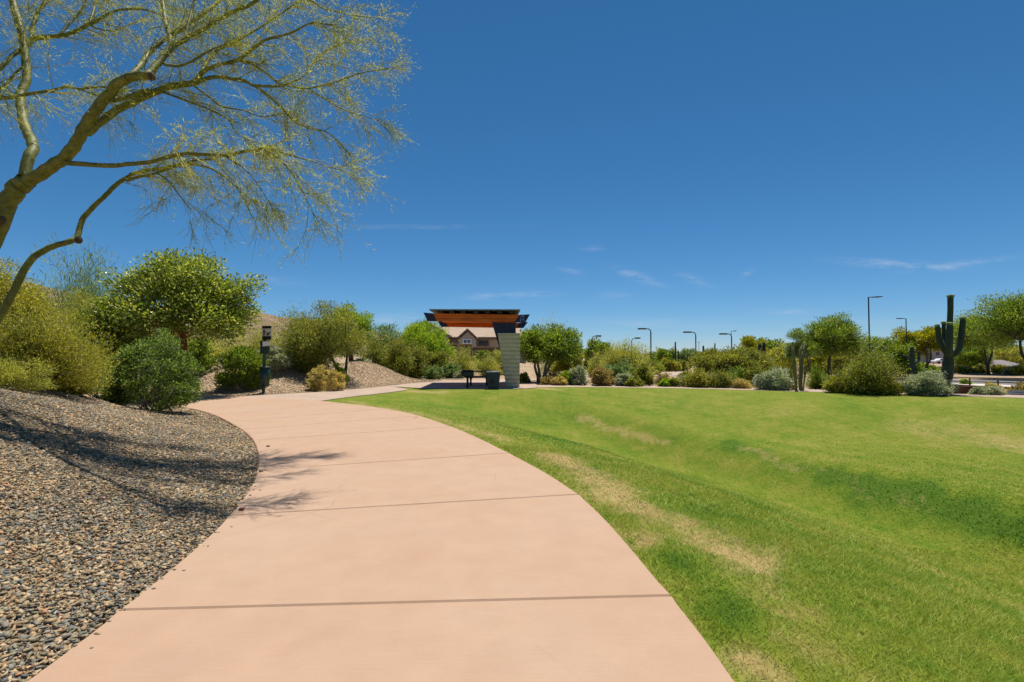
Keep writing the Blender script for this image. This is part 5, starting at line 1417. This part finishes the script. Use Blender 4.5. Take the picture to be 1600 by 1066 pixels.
# ------------------------------------------------------------------ the planting
def build_plants():
    P = plant
    # --- left side
    P('shrub', 'leafy_shrub', 'big dense dark green shrub bulging onto the path edge at the left', 'shrub', 166, 312, 524, 'f_big', d=13.6, ybase=None, leaf=.046, maxl=20000, cover=4.2, nc=170, cr=.10, shell=.66, wild=.25, up=.2, bx=240, depth=.9, stems=20)
    P('airy', 'cassia_shrub', 'broad yellow-olive feathery shrub on the mound crest at the left edge', 'shrub', -60, 168, 482, 'f_cassia', d=10.6, leaf=.055, asp=.2, maxl=34000, cover=5, stems=150, bare=.2, puff=.05, bx=50, sr=.012, depth=.8)
    P('shrub', 'cassia_shrub', 'low yellow-green tuft in front of the broad olive shrub, left edge', 'shrub', -30, 62, 560, 'f_lime', d=9.6, leaf=.04, asp=.25, maxl=6000, nc=50, bx=20)
    P('airy', 'cassia_shrub', 'rounded olive lobe of feathery shrub sloping down to the dark green one', 'shrub', 62, 168, 518, 'f_cassia', d=11.6, leaf=.05, asp=.2, maxl=16000, cover=5, stems=90, bare=.1, puff=.06, bx=118)
    P('tree', 'olive_tree', 'dark olive tree behind the lower palo verde limb, at the left edge', 'tree', -70, 56, 402, 'f_cassia', d=13.5, leaf=.05, asp=.4, maxl=16000, cover=4, bark='bark', cb=.3, nc=80, wild=.3)
    P('shrub', 'airy_shrub', 'pale lime airy shrub behind the lower palo verde limb', 'shrub', 36, 150, 434, 'f_lime', d=18, leaf=.07, asp=.14, maxl=14000, cover=5, nc=90, cr=.2, wild=.2, shell=.5, up=.8)
    P('airy', 'palo_verde_tree', 'blue-green palo verde whose feathery wands top the skyline at the left', 'tree', 52, 224, 390, 'f_blue', d=26, leaf=.30, asp=.07, maxl=12000, cover=3.0, stems=80, bare=.4, puff=.035, sr=.02, depth=.7)
    P('tree', 'ebony_tree', 'round glossy green tree with white blossoms and red-brown trunk', 'tree', 186, 388, 402, 'f_ebony', d=20, leaf=.10, asp=.5, maxl=26000, cover=7, bark='bark_red', cb=.38, nc=110, cr=.13, shell=.5, wild=.28, bx=287, tr=.03, up=.25, flowers=45, depth=1)
    P('tree', 'ebony_tree', 'smaller glossy green tree with white blossoms left of the round one', 'tree', 120, 226, 462, 'f_ebony', d=19.0, leaf=.10, asp=.5, maxl=14000, cover=6, bark='bark_red', cb=.2, nc=90, cr=.13, wild=.3, bx=190, flowers=22)
    P('shrub', 'airy_shrub', 'soft pale green shrub filling the gap left of the dark path-side shrub', 'shrub', 120, 186, 535, 'f_lime', d=19, leaf=.06, asp=.2, maxl=7000, nc=60)
    P('shrub', 'sage_bush', 'silvery bush between the dark shrub and the red-brown trunk', 'shrub', 225, 288, 528, 'f_sage', d=19.5, leaf=.05, maxl=6000)
    P('shrub', 'leafy_shrub', 'small green shrub between red-brown trunk and post', 'shrub', 286, 330, 529, 'f_green', d=24, leaf=.07, maxl=5000)
    P('shrub', 'airy_shrub', 'lime green shrub between the trunk and the green post', 'shrub', 298, 404, 511, 'f_lime', d=29, leaf=.07, asp=.25, maxl=9000, nc=110)
    P('shrub', 'airy_shrub', 'lime green shrub behind the red-brown trunk, under the round white-flowering tree', 'shrub', 214, 300, 512, 'f_lime', d=27, leaf=.07, asp=.25, maxl=9000, nc=100)
    P('shrub', 'leafy_shrub', 'dark green rounded shrub just left of the dog waste post', 'shrub', 346, 412, 544, 'f_green', d=22.4, leaf=.06, maxl=9000, cover=5, nc=80, shell=.72, wild=.2)
    P('dome', 'sage_bush', 'grey-green dome of sage right behind the dog waste post', 'shrub', 401, 448, 543, 'f_sage', d=24.5, leaf=.05, maxl=8000, cover=5, shell=.8)
    P('airy', 'creosote_bush', 'tall pale lime shrub behind the dog waste post', 'shrub', 378, 450, 488, 'f_lime', d=31, leaf=.09, asp=.2, maxl=9000, cover=4.5, stems=60, bare=.1)
    P('airy', 'creosote_bush', 'wispy olive shrub whose sprigs rise over the hill right of the post', 'shrub', 430, 500, 484, 'f_olive', d=29, leaf=.085, asp=.25, maxl=9000, cover=4, stems=70, bare=.1)
    P('tree', 'mesquite_tree', 'shaggy olive mesquite on leaning dark trunks left of the gravel mound', 'tree', 456, 572, 477, 'f_olive', d=26.2, leaf=.085, asp=.3, maxl=16000, cover=4.5, bark='bark', cb=.25, nc=80, wild=.45, trunks=3, tr=.028, bx=536, limbs=26)
    P('tree', 'mesquite_tree', 'bright green tree rising behind the shaggy olive mesquite', 'tree', 518, 580, 474, 'f_bright', d=32, leaf=.11, asp=.4, maxl=9000, cover=5, bark='bark', cb=.2)
    P('airy', 'creosote_bush', 'olive bush with grey stems at the foot of the shaggy mesquite', 'shrub', 440, 524, 520, 'f_olive', d=25.6, leaf=.075, asp=.3, maxl=9000, cover=4, stems=60, bare=.25)
    P('dome', 'straw_shrub', 'low rounded straw-coloured shrub on the gravel right of the post', 'shrub', 484, 537, 574, 'f_straw', d=23.3, leaf=.06, asp=.3, maxl=5000, cover=3.4, shell=.75, nc=75, cr=.12, wild=.25)
    P('shrub', 'leafy_shrub', 'small lime tuft behind the straw-coloured shrub', 'shrub', 518, 542, 571, 'f_bright', d=25, leaf=.06, maxl=1500, nc=20)
    P('shrub', 'sage_bush', 'small blue-green sage on the crest of the bare gravel mound', 'shrub', 548, 578, 563, 'f_sage', d=31.2, leaf=.06, maxl=2500)
    P('airy', 'creosote_bush', 'olive creosote at the left of the row behind the gravel mound', 'shrub', 562, 612, 519, 'f_olive', d=34, leaf=.10, asp=.3, maxl=8000, cover=4.5, stems=55, bare=.1)
    P('tree', 'mesquite_tree', 'dusky blue-green tree behind the creosote row, left of the shelter', 'tree', 574, 632, 501, 'f_blue', d=46, leaf=.14, asp=.3, maxl=6000, cover=3.5, bark='bark', cb=.2, wild=.5)
    P('airy', 'creosote_bush', 'olive creosote in the middle of the row, with pale stems above the mound', 'shrub', 596, 650, 528, 'f_olive', d=33, leaf=.10, asp=.3, maxl=8000, cover=4.5, stems=55, bare=.15)
    P('tree', 'palo_verde_tree', 'full bright green tree next to the house gable, left of the shelter', 'tree', 618, 702, 507, 'f_bright', d=43, leaf=.13, asp=.35, maxl=12000, cover=5, bark='bark', cb=.12, nc=90, wild=.3, cr=.14)
    P('tree', 'mesquite_tree', 'blue-green tree whose sprigs peep above the bright green one', 'tree', 634, 684, 499, 'f_blue', d=52, leaf=.15, asp=.2, maxl=3500, cover=2.6, bark='bark', cb=.3, wild=.5)
    P('airy', 'creosote_bush', 'olive creosote at the right of the row, beside the planter walls', 'shrub', 632, 668, 535, 'f_olive', d=35, leaf=.10, asp=.3, maxl=6000, cover=4, stems=45, bare=.2)
    P('dome', 'leafy_shrub', 'neat bright green ball at the right foot of the gravel mound', 'shrub', 632, 658, 570, 'f_bright', ybase=587, leaf=.06, maxl=6000, cover=5, shell=.75)
    P('shrub', 'leafy_shrub', 'loose grey-green shrub in front of the planter walls', 'shrub', 664, 700, 548, 'f_olive', d=37.5, leaf=.10, asp=.35, maxl=5000, cover=3)
    P('shrub', 'sage_bush', 'small dark-stemmed sage before the planter walls', 'shrub', 664, 690, 574, 'f_blue', d=35, leaf=.08, maxl=2500)
    P('shrub', 'sage_bush', 'grey-green sage left of the grill behind the shelter', 'shrub', 694, 722, 571, 'f_blue', d=36.5, leaf=.08, maxl=3000)
    P('dome', 'sage_bush', 'pale silver sage right behind the grill', 'shrub', 709, 725, 580, 'f_sage', d=36, leaf=.06, maxl=3000)
    P('airy', 'palo_verde_shrub', 'yellow-green feathery shrub in front of the brown wall behind the grill', 'shrub', 694, 752, 542, 'f_lime', d=39, leaf=.12, asp=.13, maxl=9000, cover=5, stems=70, bare=.1, puff=.05)
    P('airy', 'palo_verde_shrub', 'yellow-green shrub behind the picnic table', 'shrub', 740, 784, 552, 'f_lime', d=40, leaf=.12, asp=.13, maxl=6000, cover=4, stems=55, bare=.1)
    P('shrub', 'leafy_shrub', 'green shrub in front of the step in the brown wall', 'shrub', 746, 768, 548, 'f_green', d=48, leaf=.13, maxl=2500)
    P('shrub', 'airy_shrub', 'pale shrub peeping past the left edge of the block pier', 'shrub', 768, 796, 545, 'f_lime', d=42, leaf=.12, asp=.15, maxl=3500)
    # --- right of the shelter
    P('tree', 'texas_ebony_tree', 'multi-trunked round tree with dark heart and yellow-green edges right of the shelter', 'tree', 808, 906, 508, 'f_green', d=30.5, leaf=.11, asp=.45, maxl=15000, cover=5.5, bark='bark_grey', cb=.32, nc=110, cr=.14, wild=.25, trunks=4, tr=.035, bx=842)
    P('shrub', 'airy_shrub', 'yellow-olive shrub leaning out behind the round tree right of the shelter', 'shrub', 862, 910, 533, 'f_cassia', d=33, leaf=.10, asp=.3, maxl=7000, cover=5, lift=.15)
    P('airy', 'palo_verde_tree', 'pale feathery palo verde showing above the round tree', 'tree', 832, 896, 496, 'f_lime', d=40, leaf=.14, asp=.12, maxl=8000, cover=4, stems=70, bare=.4)
    P('shrub', 'leafy_shrub', 'dark shrub tucked against the right side of the pier', 'shrub', 810, 826, 585, 'f_green', d=30, leaf=.07, maxl=2500)
    P('dome', 'straw_shrub', 'low dry straw tuft under the round tree', 'shrub', 846, 872, 589, 'f_straw', ybase=602, leaf=.06, asp=.2, maxl=2500)
    P('dome', 'straw_shrub', 'dry straw tuft between round tree and green ball', 'shrub', 864, 884, 590, 'f_straw', ybase=603, leaf=.06, asp=.2, maxl=2000)
    P('dome', 'leafy_shrub', 'bright green ball shrub left of the blue-grey sage', 'shrub', 874, 898, 581, 'f_bright', ybase=602, leaf=.06, asp=.25, maxl=5000, cover=5)
    P('shrub', 'sage_bush', 'upright blue-grey sage beside the bright green ball', 'shrub', 890, 916, 575, 'f_sage', ybase=602.5, leaf=.06, maxl=4500)
    P('tree', 'mesquite_tree', 'green tree right behind the left end park lamp', 'tree', 914, 958, 533, 'f_green', d=52, leaf=.15, asp=.4, maxl=6000, cover=5, bark='bark', cb=.28)
    P('shrub', 'leafy_shrub', 'small dark bush on the bare slope left of the end lamp', 'shrub', 911, 924, 562, 'f_green', d=58, leaf=.15, maxl=1200)
    P('shrub', 'olive_tree', 'dark conifer-like bush between round tree and far mountain', 'shrub', 893, 908, 533, 'f_blue', d=75, leaf=.2, maxl=1500)
    P('shrub', 'straw_shrub', 'rusty tan rounded bush at the left foot of the big palo verde', 'shrub', 924, 956, 578, 'f_brown', ybase=603.5, leaf=.06, asp=.3, maxl=6000, cover=4.5)
    P('airy', 'palo_verde_tree', 'big fan-shaped yellow-green palo verde shrub in mid picture', 'tree', 936, 1022, 536, 'f_lime', d=31, leaf=.15, asp=.13, maxl=26000, cover=9, stems=170, bare=.15, puff=.045, sr=.012)
    P('shrub', 'sage_bush', 'dull grey bush at the base of the fan-shaped palo verde', 'shrub', 946, 992, 566, 'f_blue', d=29, leaf=.07, maxl=4500, cover=3)
    P('dome', 'sage_bush', 'silver dome of sage on the path edge below the fan-shaped palo verde', 'shrub', 962, 988, 585, 'f_sage', ybase=603.8, leaf=.05, maxl=6000, cover=6, shell=.8)
    P('shrub', 'airy_shrub', 'low olive ground shrub right of the silver dome', 'shrub', 976, 1003, 592, 'f_olive', ybase=604.5, leaf=.06, maxl=3000)
    P('shrub', 'straw_shrub', 'dark-twigged bush at the right foot of the fan-shaped palo verde', 'shrub', 990, 1016, 574, 'f_olive', ybase=603.5, leaf=.07, asp=.3, maxl=3500)
    P('tree', 'mesquite_tree', 'round green tree on the skyline right of the tallest curved lamp', 'tree', 1026, 1056, 545.5, 'f_green', d=85, leaf=.24, asp=.45, maxl=5000, cover=5, bark='bark', cb=.1)
    P('tree', 'mesquite_tree', 'paler green tree between the tallest lamp and the round skyline tree', 'tree', 1012, 1036, 551, 'f_blue', d=95, leaf=.26, maxl=3000, cover=4, bark='bark', cb=.1)
    P('shrub', 'creosote_bush', 'ragged olive bush with dark hollow beyond the side path', 'shrub', 1032, 1060, 562, 'f_cassia', ybase=581, leaf=.12, asp=.35, maxl=4000)
    P('shrub', 'creosote_bush', 'grey-olive bush left of the bowed lamp post', 'shrub', 1056, 1074, 566, 'f_olive', ybase=580, leaf=.12, asp=.35, maxl=2500)
    P('shrub', 'creosote_bush', 'low yellow bush below the tallest curved lamp', 'shrub', 1010, 1036, 572, 'f_cassia', ybase=581, leaf=.12, asp=.3, maxl=2500)
    P('airy', 'twiggy_shrub', 'grey bare-twigged bush by the footpath with little foliage', 'shrub', 1022, 1052, 582, 'f_brown', ybase=604, leaf=.05, asp=.3, cover=1.2, maxl=1500, stems=60, bare=.4)
    P('shrub', 'leafy_shrub', 'small vivid lime shrub on the path edge below the grey twigs', 'shrub', 1031, 1048, 593, 'f_bright', ybase=605, leaf=.06, maxl=2500)
    P('shrub', 'airy_shrub', 'low olive shrub right of the vivid lime one', 'shrub', 1046, 1064, 592, 'f_olive', ybase=605, leaf=.06, maxl=2500)
    P('shrub', 'sage_bush', 'little blue sage on a dark stem by the footpath', 'shrub', 1062, 1074, 588, 'f_sage', ybase=605, leaf=.06, maxl=1500, lift=.3)
    P('shrub', 'creosote_bush', 'olive shrub just above the little blue sage', 'shrub', 1060, 1082, 583, 'f_olive', d=29, leaf=.07, maxl=2200)
    P('tree', 'mesquite_tree', 'wide low mesquite thicket right of the bowed lamp', 'tree', 1078, 1200, 546, 'f_olive', d=32, leaf=.09, asp=.35, maxl=18000, cover=5, bark='bark', cb=.22, nc=110, cr=.2, trunks=3, tr=.05, wild=.3, depth=1.2)
    P('tree', 'mesquite_tree', 'greener mesquite crown merging into the right of the low thicket', 'tree', 1120, 1192, 551, 'f_green', d=34, leaf=.10, asp=.3, maxl=9000, cover=4, bark='bark', cb=.2)
    P('airy', 'creosote_bush', 'yellow-olive creosote in front of the low mesquite thicket', 'shrub', 1066, 1112, 577, 'f_cassia', ybase=606, leaf=.07, asp=.28, maxl=8000, cover=4.5, stems=70, bare=.1)
    P('airy', 'creosote_bush', 'second creosote with curling stems right of the yellow-olive one', 'shrub', 1100, 1146, 582, 'f_olive', ybase=607, leaf=.07, asp=.28, maxl=7000, cover=4, stems=70, bare=.15)
    P('shrub', 'sage_bush', 'small blue-grey agave-like tuft at the path edge under the thicket', 'shrub', 1118, 1134, 598, 'f_sage', ybase=607, leaf=.06, asp=.2, maxl=1500)
    P('shrub', 'straw_shrub', 'dry tan grass tuft between thicket and grey sage', 'shrub', 1146, 1172, 594, 'f_straw', ybase=608.5, leaf=.06, asp=.2, maxl=2500)
    P('shrub', 'creosote_bush', 'tangled olive bush left of the large grey sage', 'shrub', 1166, 1196, 576, 'f_olive', d=26.5, leaf=.07, maxl=4500)
    P('shrub', 'sage_bush', 'large dusty grey sage left of the upright cactus wands', 'shrub', 1184, 1236, 581, 'f_sage', ybase=611, leaf=.06, maxl=10000, cover=4.5, nc=90, shell=.65)
    P('tree', 'palo_verde_tree', 'yellow-flowering tree behind the twin dark saguaros', 'tree', 1152, 1198, 527, 'f_yellow', d=60, leaf=.19, asp=.4, maxl=7000, cover=4.5, bark='bark', cb=.15)
    P('tree', 'mesquite_tree', 'dark green tree right behind the twin dark saguaros', 'tree', 1170, 1226, 533, 'f_green', d=66, leaf=.2, asp=.4, maxl=7000, cover=5, bark='bark', cb=.1)
    P('tree', 'palo_verde_tree', 'yellowish low tree between twin saguaros and cactus wands', 'tree', 1200, 1240, 541, 'f_lime', d=58, leaf=.18, asp=.3, maxl=5000, cover=4.5, bark='bark', cb=.1)
    P('airy', 'brittlebush', 'broad low golden shrub behind the large grey sage', 'shrub', 1192, 1246, 559, 'f_yellow', d=36, leaf=.10, asp=.3, maxl=5000, cover=3.5, stems=50, bare=.1)
    P('shrub', 'brittlebush', 'pale stemmed shrub just behind the large grey sage', 'shrub', 1206, 1240, 574, 'f_olive', d=27, leaf=.08, asp=.2, maxl=3500, up=1)
    P('tree', 'palo_verde_tree', 'slim green palo verde above the cactus wands', 'tree', 1232, 1272, 512, 'f_blue', d=36, leaf=.13, asp=.2, maxl=7000, cover=4.5, bark='bark', cb=.45, bx=1273, tr=.022)
    P('tree', 'mesquite_tree', 'feathery bright green tree with a dark forked trunk left of the tall street light', 'tree', 1262, 1334, 494, 'f_green', d=30.5, leaf=.13, asp=.22, maxl=13000, cover=4.2, bark='bark', cb=.42, bx=1294, nc=70, wild=.5, tr=.026, limbs=22)
    P('tree', 'palo_verde_tree', 'bright yellow tree showing under the feathery green crown', 'tree', 1258, 1302, 544, 'f_yellow', d=64, leaf=.2, maxl=4000, cover=4, bark='bark', cb=.1)
    P('shrub', 'barrel_cactus', 'small round barrel cactus on the bare bed beyond the cactus wands', 'cactus', 1269, 1278, 578, 'f_olive', ybase=587, leaf=.05, maxl=1500)
    P('shrub', 'creosote_bush', 'round olive shrub behind the trunk of the feathery tree', 'shrub', 1296, 1330, 556, 'f_olive', d=40, leaf=.11, maxl=4500)
    P('airy', 'creosote_bush', 'big grey-olive creosote with pale stems left of the saguaro', 'shrub', 1300, 1406, 553, 'f_olive', ybase=616, leaf=.065, asp=.3, maxl=18000, cover=4.5, stems=130, bare=.15, puff=.05, bx=1352)
    P('shrub', 'airy_shrub', 'low yellow-green shrub at the left foot of the big creosote', 'shrub', 1290, 1334, 592, 'f_cassia', ybase=614.5, leaf=.055, asp=.3, maxl=5000)
    P('shrub', 'airy_shrub', 'yellow-green skirt of foliage at the right foot of the big creosote', 'shrub', 1358, 1404, 594, 'f_cassia', ybase=617.5, leaf=.055, asp=.3, maxl=5000)
    P('dome', 'sage_bush', 'broad silver-green sage at the foot of the saguaro', 'shrub', 1414, 1480, 582.5, 'f_sage', ybase=618.2, leaf=.055, asp=.35, maxl=14000, cover=5, wild=.2, nc=90, cr=.16, shell=.68)
    P('tree', 'mesquite_tree', 'dull green trees low behind the big creosote', 'tree', 1366, 1424, 534, 'f_green', d=60, leaf=.19, maxl=6000, cover=4.5, bark='bark', cb=.05)
    P('tree', 'palo_verde_tree', 'yellow-flowering tree behind the arm-left street light', 'tree', 1398, 1440, 512, 'f_yellow', d=66, leaf=.2, asp=.35, maxl=6000, cover=3.6, bark='bark', cb=.42, bx=1443, tr=.02)
    P('tree', 'palo_verde_tree', 'golden tree on a forked trunk just left of the saguaro arms', 'tree', 1430, 1478, 507, 'f_yellow', d=64, leaf=.2, asp=.4, maxl=9000, cover=4.5, bark='bark', cb=.48, bx=1448, trunks=2, tr=.02)
    P('shrub', 'leafy_shrub', 'long low green shrub under the golden trees', 'shrub', 1422, 1466, 570, 'f_green', ybase=584, leaf=.15, maxl=4000)
    P('dome', 'brittlebush', 'low golden mound left of the saguaro stem', 'shrub', 1461, 1478, 575, 'f_yellow', ybase=584, leaf=.15, maxl=2000)
    P('tree', 'mesquite_tree', 'broad green mesquite right of the saguaro with a curving dark trunk', 'tree', 1496, 1574, 498, 'f_green', d=74, leaf=.22, asp=.35, maxl=14000, cover=4.6, bark='bark', cb=.50, bx=1544, nc=100, trunks=2, tr=.024, limbs=22, wild=.4)
    P('tree', 'mesquite_tree', 'tallest green mesquite at the right picture edge', 'tree', 1530, 1648, 462, 'f_green', d=58, leaf=.18, asp=.35, maxl=22000, cover=4.6, bark='bark', cb=.40, bx=1604, nc=120, trunks=2, tr=.026, limbs=26, wild=.4)
    P('airy', 'palo_verde_tree', 'pale thin tree top behind the right saguaro arm', 'tree', 1500, 1540, 488, 'f_olive', d=90, leaf=.25, asp=.12, maxl=2200, cover=2, stems=40, bare=.5)
    P('airy', 'palo_verde_shrub', 'feathery lime shrub filling the gap behind the rusty tan bush', 'shrub', 912, 950, 553, 'f_lime', d=38, leaf=.14, asp=.14, maxl=6000, cover=6, stems=70, bare=.1)
    P('tree', 'mesquite_tree', 'low blue-green tree behind the bowed lamp post', 'tree', 1058, 1100, 547, 'f_blue', d=70, leaf=.2, asp=.3, maxl=4500, cover=4.5, bark='bark', cb=.1, wild=.6)
    P('airy', 'creosote_bush', 'fresh green bush between the fan-shaped palo verde and the side path', 'shrub', 1000, 1034, 560, 'f_green', d=44, leaf=.13, asp=.3, maxl=5000, cover=5, stems=60, bare=.1)
    P('shrub', 'creosote_bush', 'olive bush behind the dry tan tuft under the mesquite thicket', 'shrub', 1136, 1180, 577, 'f_green', d=28, leaf=.08, maxl=5000)
    P('airy', 'creosote_bush', 'feathery green bush between the cactus wands and the forked trunk', 'shrub', 1258, 1296, 570, 'f_green', d=33, leaf=.10, asp=.2, maxl=4000, cover=3.5, stems=50, bare=.2)
    P('tree', 'mesquite_tree', 'green tree closing the gap between feathery tree and tall street light', 'tree', 1312, 1372, 527, 'f_green', d=52, leaf=.17, asp=.3, maxl=8000, cover=5, bark='bark', cb=.12, wild=.6)
    P('tree', 'mesquite_tree', 'bushy green tree behind the right arm of the saguaro', 'tree', 1494, 1534, 538, 'f_green', d=88, leaf=.25, asp=.35, maxl=5000, cover=4, bark='bark', cb=.15, wild=.6)
    P('tree', 'palo_verde_tree', 'yellow-green tree far behind the grey ramada roof', 'tree', 1556, 1606, 541, 'f_lime', d=120, leaf=.3, asp=.3, maxl=5000, cover=4, bark='bark', cb=.15, wild=.6)
    for i, (a, b, yt, yb, m, lab) in enumerate([(1489, 1508, 574, 584.5, 'f_olive', 'dull clipped hedge bush right of the saguaro beyond the road'), (1506, 1522, 575.5, 584.5, 'f_brown', 'brownish bush beyond the road left of the curving trunk'), (1520, 1540, 573, 584.5, 'f_cassia', 'yellow-olive bush left of the curving trunk beyond the road'), (1552, 1576, 573, 585, 'f_cassia', 'yellow-olive hedge bush right of the curving trunk'), (1572, 1592, 574.5, 586, 'f_sage', 'grey bush below the grey ramada roof'), (1586, 1618, 568, 587, 'f_cassia', 'yellow hedge bush at the right picture edge beyond the road')]):
        P('shrub', 'hedge_bush', lab, 'shrub', a, b, yt, m, ybase=yb, leaf=.16, maxl=2600)
    P('shrub', 'leafy_shrub', 'small green roadside shrub between fence posts right of the saguaro', 'shrub', 1503, 1516, 594.5, 'f_bright', ybase=602.8, leaf=.1, maxl=1800)
    P('dome', 'ground_cover_shrub', 'flat grey-green spreading shrub by the footpath right of the saguaro', 'shrub', 1518, 1566, 605, 'f_sage', ybase=618, leaf=.05, asp=.35, maxl=5000, cover=4)
    P('shrub', 'ground_cover_shrub', 'yellowish upper part of low bush by the second fence post', 'shrub', 1540, 1562, 602, 'f_straw', ybase=614, leaf=.06, maxl=2000)
    P('shrub', 'twiggy_shrub', 'dark purple-brown shrub over the boulder at the right edge', 'shrub', 1581, 1624, 601, 'f_brown', ybase=617, leaf=.05, maxl=3000)
    # dark far saguaros
    far_saguaro(1055.2, 534, 2.6, 56, 'slim dark far saguaro, tallest of the skyline trio')
    far_saguaro(1059.6, 547, 2.2, 56, 'slim far saguaro just right of the tallest of the skyline trio')
    far_saguaro(1051.6, 549.5, 2.0, 58, 'shortest far saguaro at the left of the skyline trio')
    far_saguaro(1098.8, 540, 3.2, 44, 'dark lone saguaro right of the second left-facing park lamp')
    far_saguaro(1117, 536, 2.2, 50, 'thin lone saguaro left of the end park lamp')
    far_saguaro(1187, 536.5, 6.2, 38, 'left, stouter one of the twin dark saguaros')
    far_saguaro(1193.6, 534.3, 5.2, 38, 'right, taller one of the twin dark saguaros')
    far_saguaro(1425, 541.5, 6.6, 57, 'dark armed saguaro between street light and golden tree', [(-1, .62, .74), (1, .5, .86)])

# ------------------------------------------------------------------ light, sky, camera
def build_light():
    el = math.radians(73); az = math.atan2(.30, 1.0)      # sun stands high, ahead and slightly to the right
    d = Vector((math.sin(az) * math.cos(el), math.cos(az) * math.cos(el), math.sin(el)))
    L = bpy.data.lights.new('sun', 'SUN'); L.energy = 4.0; L.angle = math.radians(.53); L.color = (1, .95, .86)
    o = bpy.data.objects.new('sun', L); COL.objects.link(o); o.location = (0, 0, 60)
    o.rotation_euler = (-d).to_track_quat('-Z', 'Y').to_euler()
    w = bpy.data.worlds.new('World'); SC.world = w; w.use_nodes = True; nt = w.node_tree; nt.nodes.clear()
    out = nt.nodes.new('ShaderNodeOutputWorld'); bg = nt.nodes.new('ShaderNodeBackground')
    sky = nt.nodes.new('ShaderNodeTexSky'); sky.sky_type = 'NISHITA'; sky.sun_disc = False
    sky.sun_elevation = el; sky.sun_rotation = az
    sky.altitude = SKY['alt']; sky.air_density = SKY['air']; sky.dust_density = SKY['dust']; sky.ozone_density = SKY['ozone']
    # thin wisps of cirrus, placed by direction
    tc = nt.nodes.new('ShaderNodeTexCoord'); sp = nt.nodes.new('ShaderNodeSeparateXYZ'); nt.links.new(tc.outputs['Generated'], sp.inputs[0])
    yy = math_n(nt, 'MAXIMUM', sp.outputs[1], .02)
    u = math_n(nt, 'DIVIDE', sp.outputs[0], yy); v = math_n(nt, 'DIVIDE', sp.outputs[2], yy)
    cm = nt.nodes.new('ShaderNodeCombineXYZ'); nt.links.new(u, cm.inputs[0]); nt.links.new(v, cm.inputs[1])
    wisp = tnoise(nt, 6, 7, .68, cm.outputs[0], (2.2, 13, 1)); fine = tnoise(nt, 22, 5, .7, cm.outputs[0], (1, 4, 1))
    tot = None
    for (px, py, rx, ry, sl, st) in [(1400, 413, 78, 5.5, -.06, 1.0), (1500, 413, 66, 4.5, .13, .8), (997, 433, 30, 6, -.32, 1.0), (1085, 437, 22, 6, -.3, .8), (760, 464, 36, 5, 0, .7), (832, 460, 40, 5, 0, .6), (925, 388, 18, 4, 0, .5), (425, 438, 40, 5, -.1, .6), (600, 500, 60, 9, 0, .8), (1030, 505, 80, 6, -.05, .7), (1225, 487, 40, 4, 0, .7), (1168, 426, 10, 5, .5, .6), (890, 423, 20, 4, -.2, .5), (640, 355, 160, 4, 0, .25), (960, 462, 26, 8, 0, .35), (1320, 505, 90, 7, 0, .5)]:
        x, k = ray(px, py)
        du = math_n(nt, 'SUBTRACT', u, x); dv = math_n(nt, 'SUBTRACT', math_n(nt, 'SUBTRACT', v, k), math_n(nt, 'MULTIPLY', du, sl))
        a = math_n(nt, 'DIVIDE', du, rx / FPX); b = math_n(nt, 'DIVIDE', dv, ry / FPX)
        q = math_n(nt, 'ADD', math_n(nt, 'MULTIPLY', a, a), math_n(nt, 'MULTIPLY', b, b))
        g = math_n(nt, 'MULTIPLY', math_n(nt, 'POWER', 2.718, math_n(nt, 'MULTIPLY', q, -1)), st)
        tot = g if tot is None else math_n(nt, 'ADD', tot, g)
    dens = math_n(nt, 'MULTIPLY', tot, ramp(nt, math_n(nt, 'ADD', math_n(nt, 'MULTIPLY', wisp, .6), math_n(nt, 'MULTIPLY', fine, .4)), [(.42, (0, 0, 0)), (.62, (1, 1, 1))]))
    dens = math_n(nt, 'MULTIPLY', dens, math_n(nt, 'GREATER_THAN', sp.outputs[1], .05))
    dens = math_n(nt, 'MULTIPLY', dens, .5, True)
    # deep polarised blue: a per-channel grade of the sky's own colour
    sc = nt.nodes.new('ShaderNodeSeparateColor'); nt.links.new(sky.outputs[0], sc.inputs[0])
    cc = nt.nodes.new('ShaderNodeCombineColor')
    for i, (a, g) in enumerate(SKY['grade']):
        nt.links.new(math_n(nt, 'MULTIPLY', math_n(nt, 'POWER', sc.outputs[i], g), a), cc.inputs[i])
    c = mixc(nt, cc.outputs[0], SKY['cloud'], dens)
    nt.links.new(c, bg.inputs[0]); bg.inputs[1].default_value = SKY['str']; nt.links.new(bg.outputs[0], out.inputs[0])
    c = bpy.data.cameras.new('camera'); c.sensor_width = 36; c.lens = 36 * FPX / 1600; c.clip_start = .05; c.clip_end = 9000
    co = bpy.data.objects.new('camera', c); COL.objects.link(co); co.location = (0, 0, EYE); co.rotation_euler = (math.pi / 2 + TILT, 0, 0); SC.camera = co
    vs = SC.view_settings; vs.view_transform = 'Standard'; vs.look = 'None'; vs.exposure = SKY['exp']; vs.gamma = 1; vs.use_curve_mapping = False

SKY = dict(alt=2000, air=1.0, dust=0, ozone=6.0, str=.067, cloud=(5.4, 6.2, 7.4), exp=0.58, grade=[(.36, 1.36), (.80, 1.0), (.93, 1.0)])
build_materials()
lawn_wear_shade()
build_light()
build_setting()
build_stones()
build_grass()
build_palo_verde()
build_shelter()
build_picnic()
build_dog_station()
build_lamps()
build_saguaro()
build_organ()
build_house()
build_right_side()
build_plants()
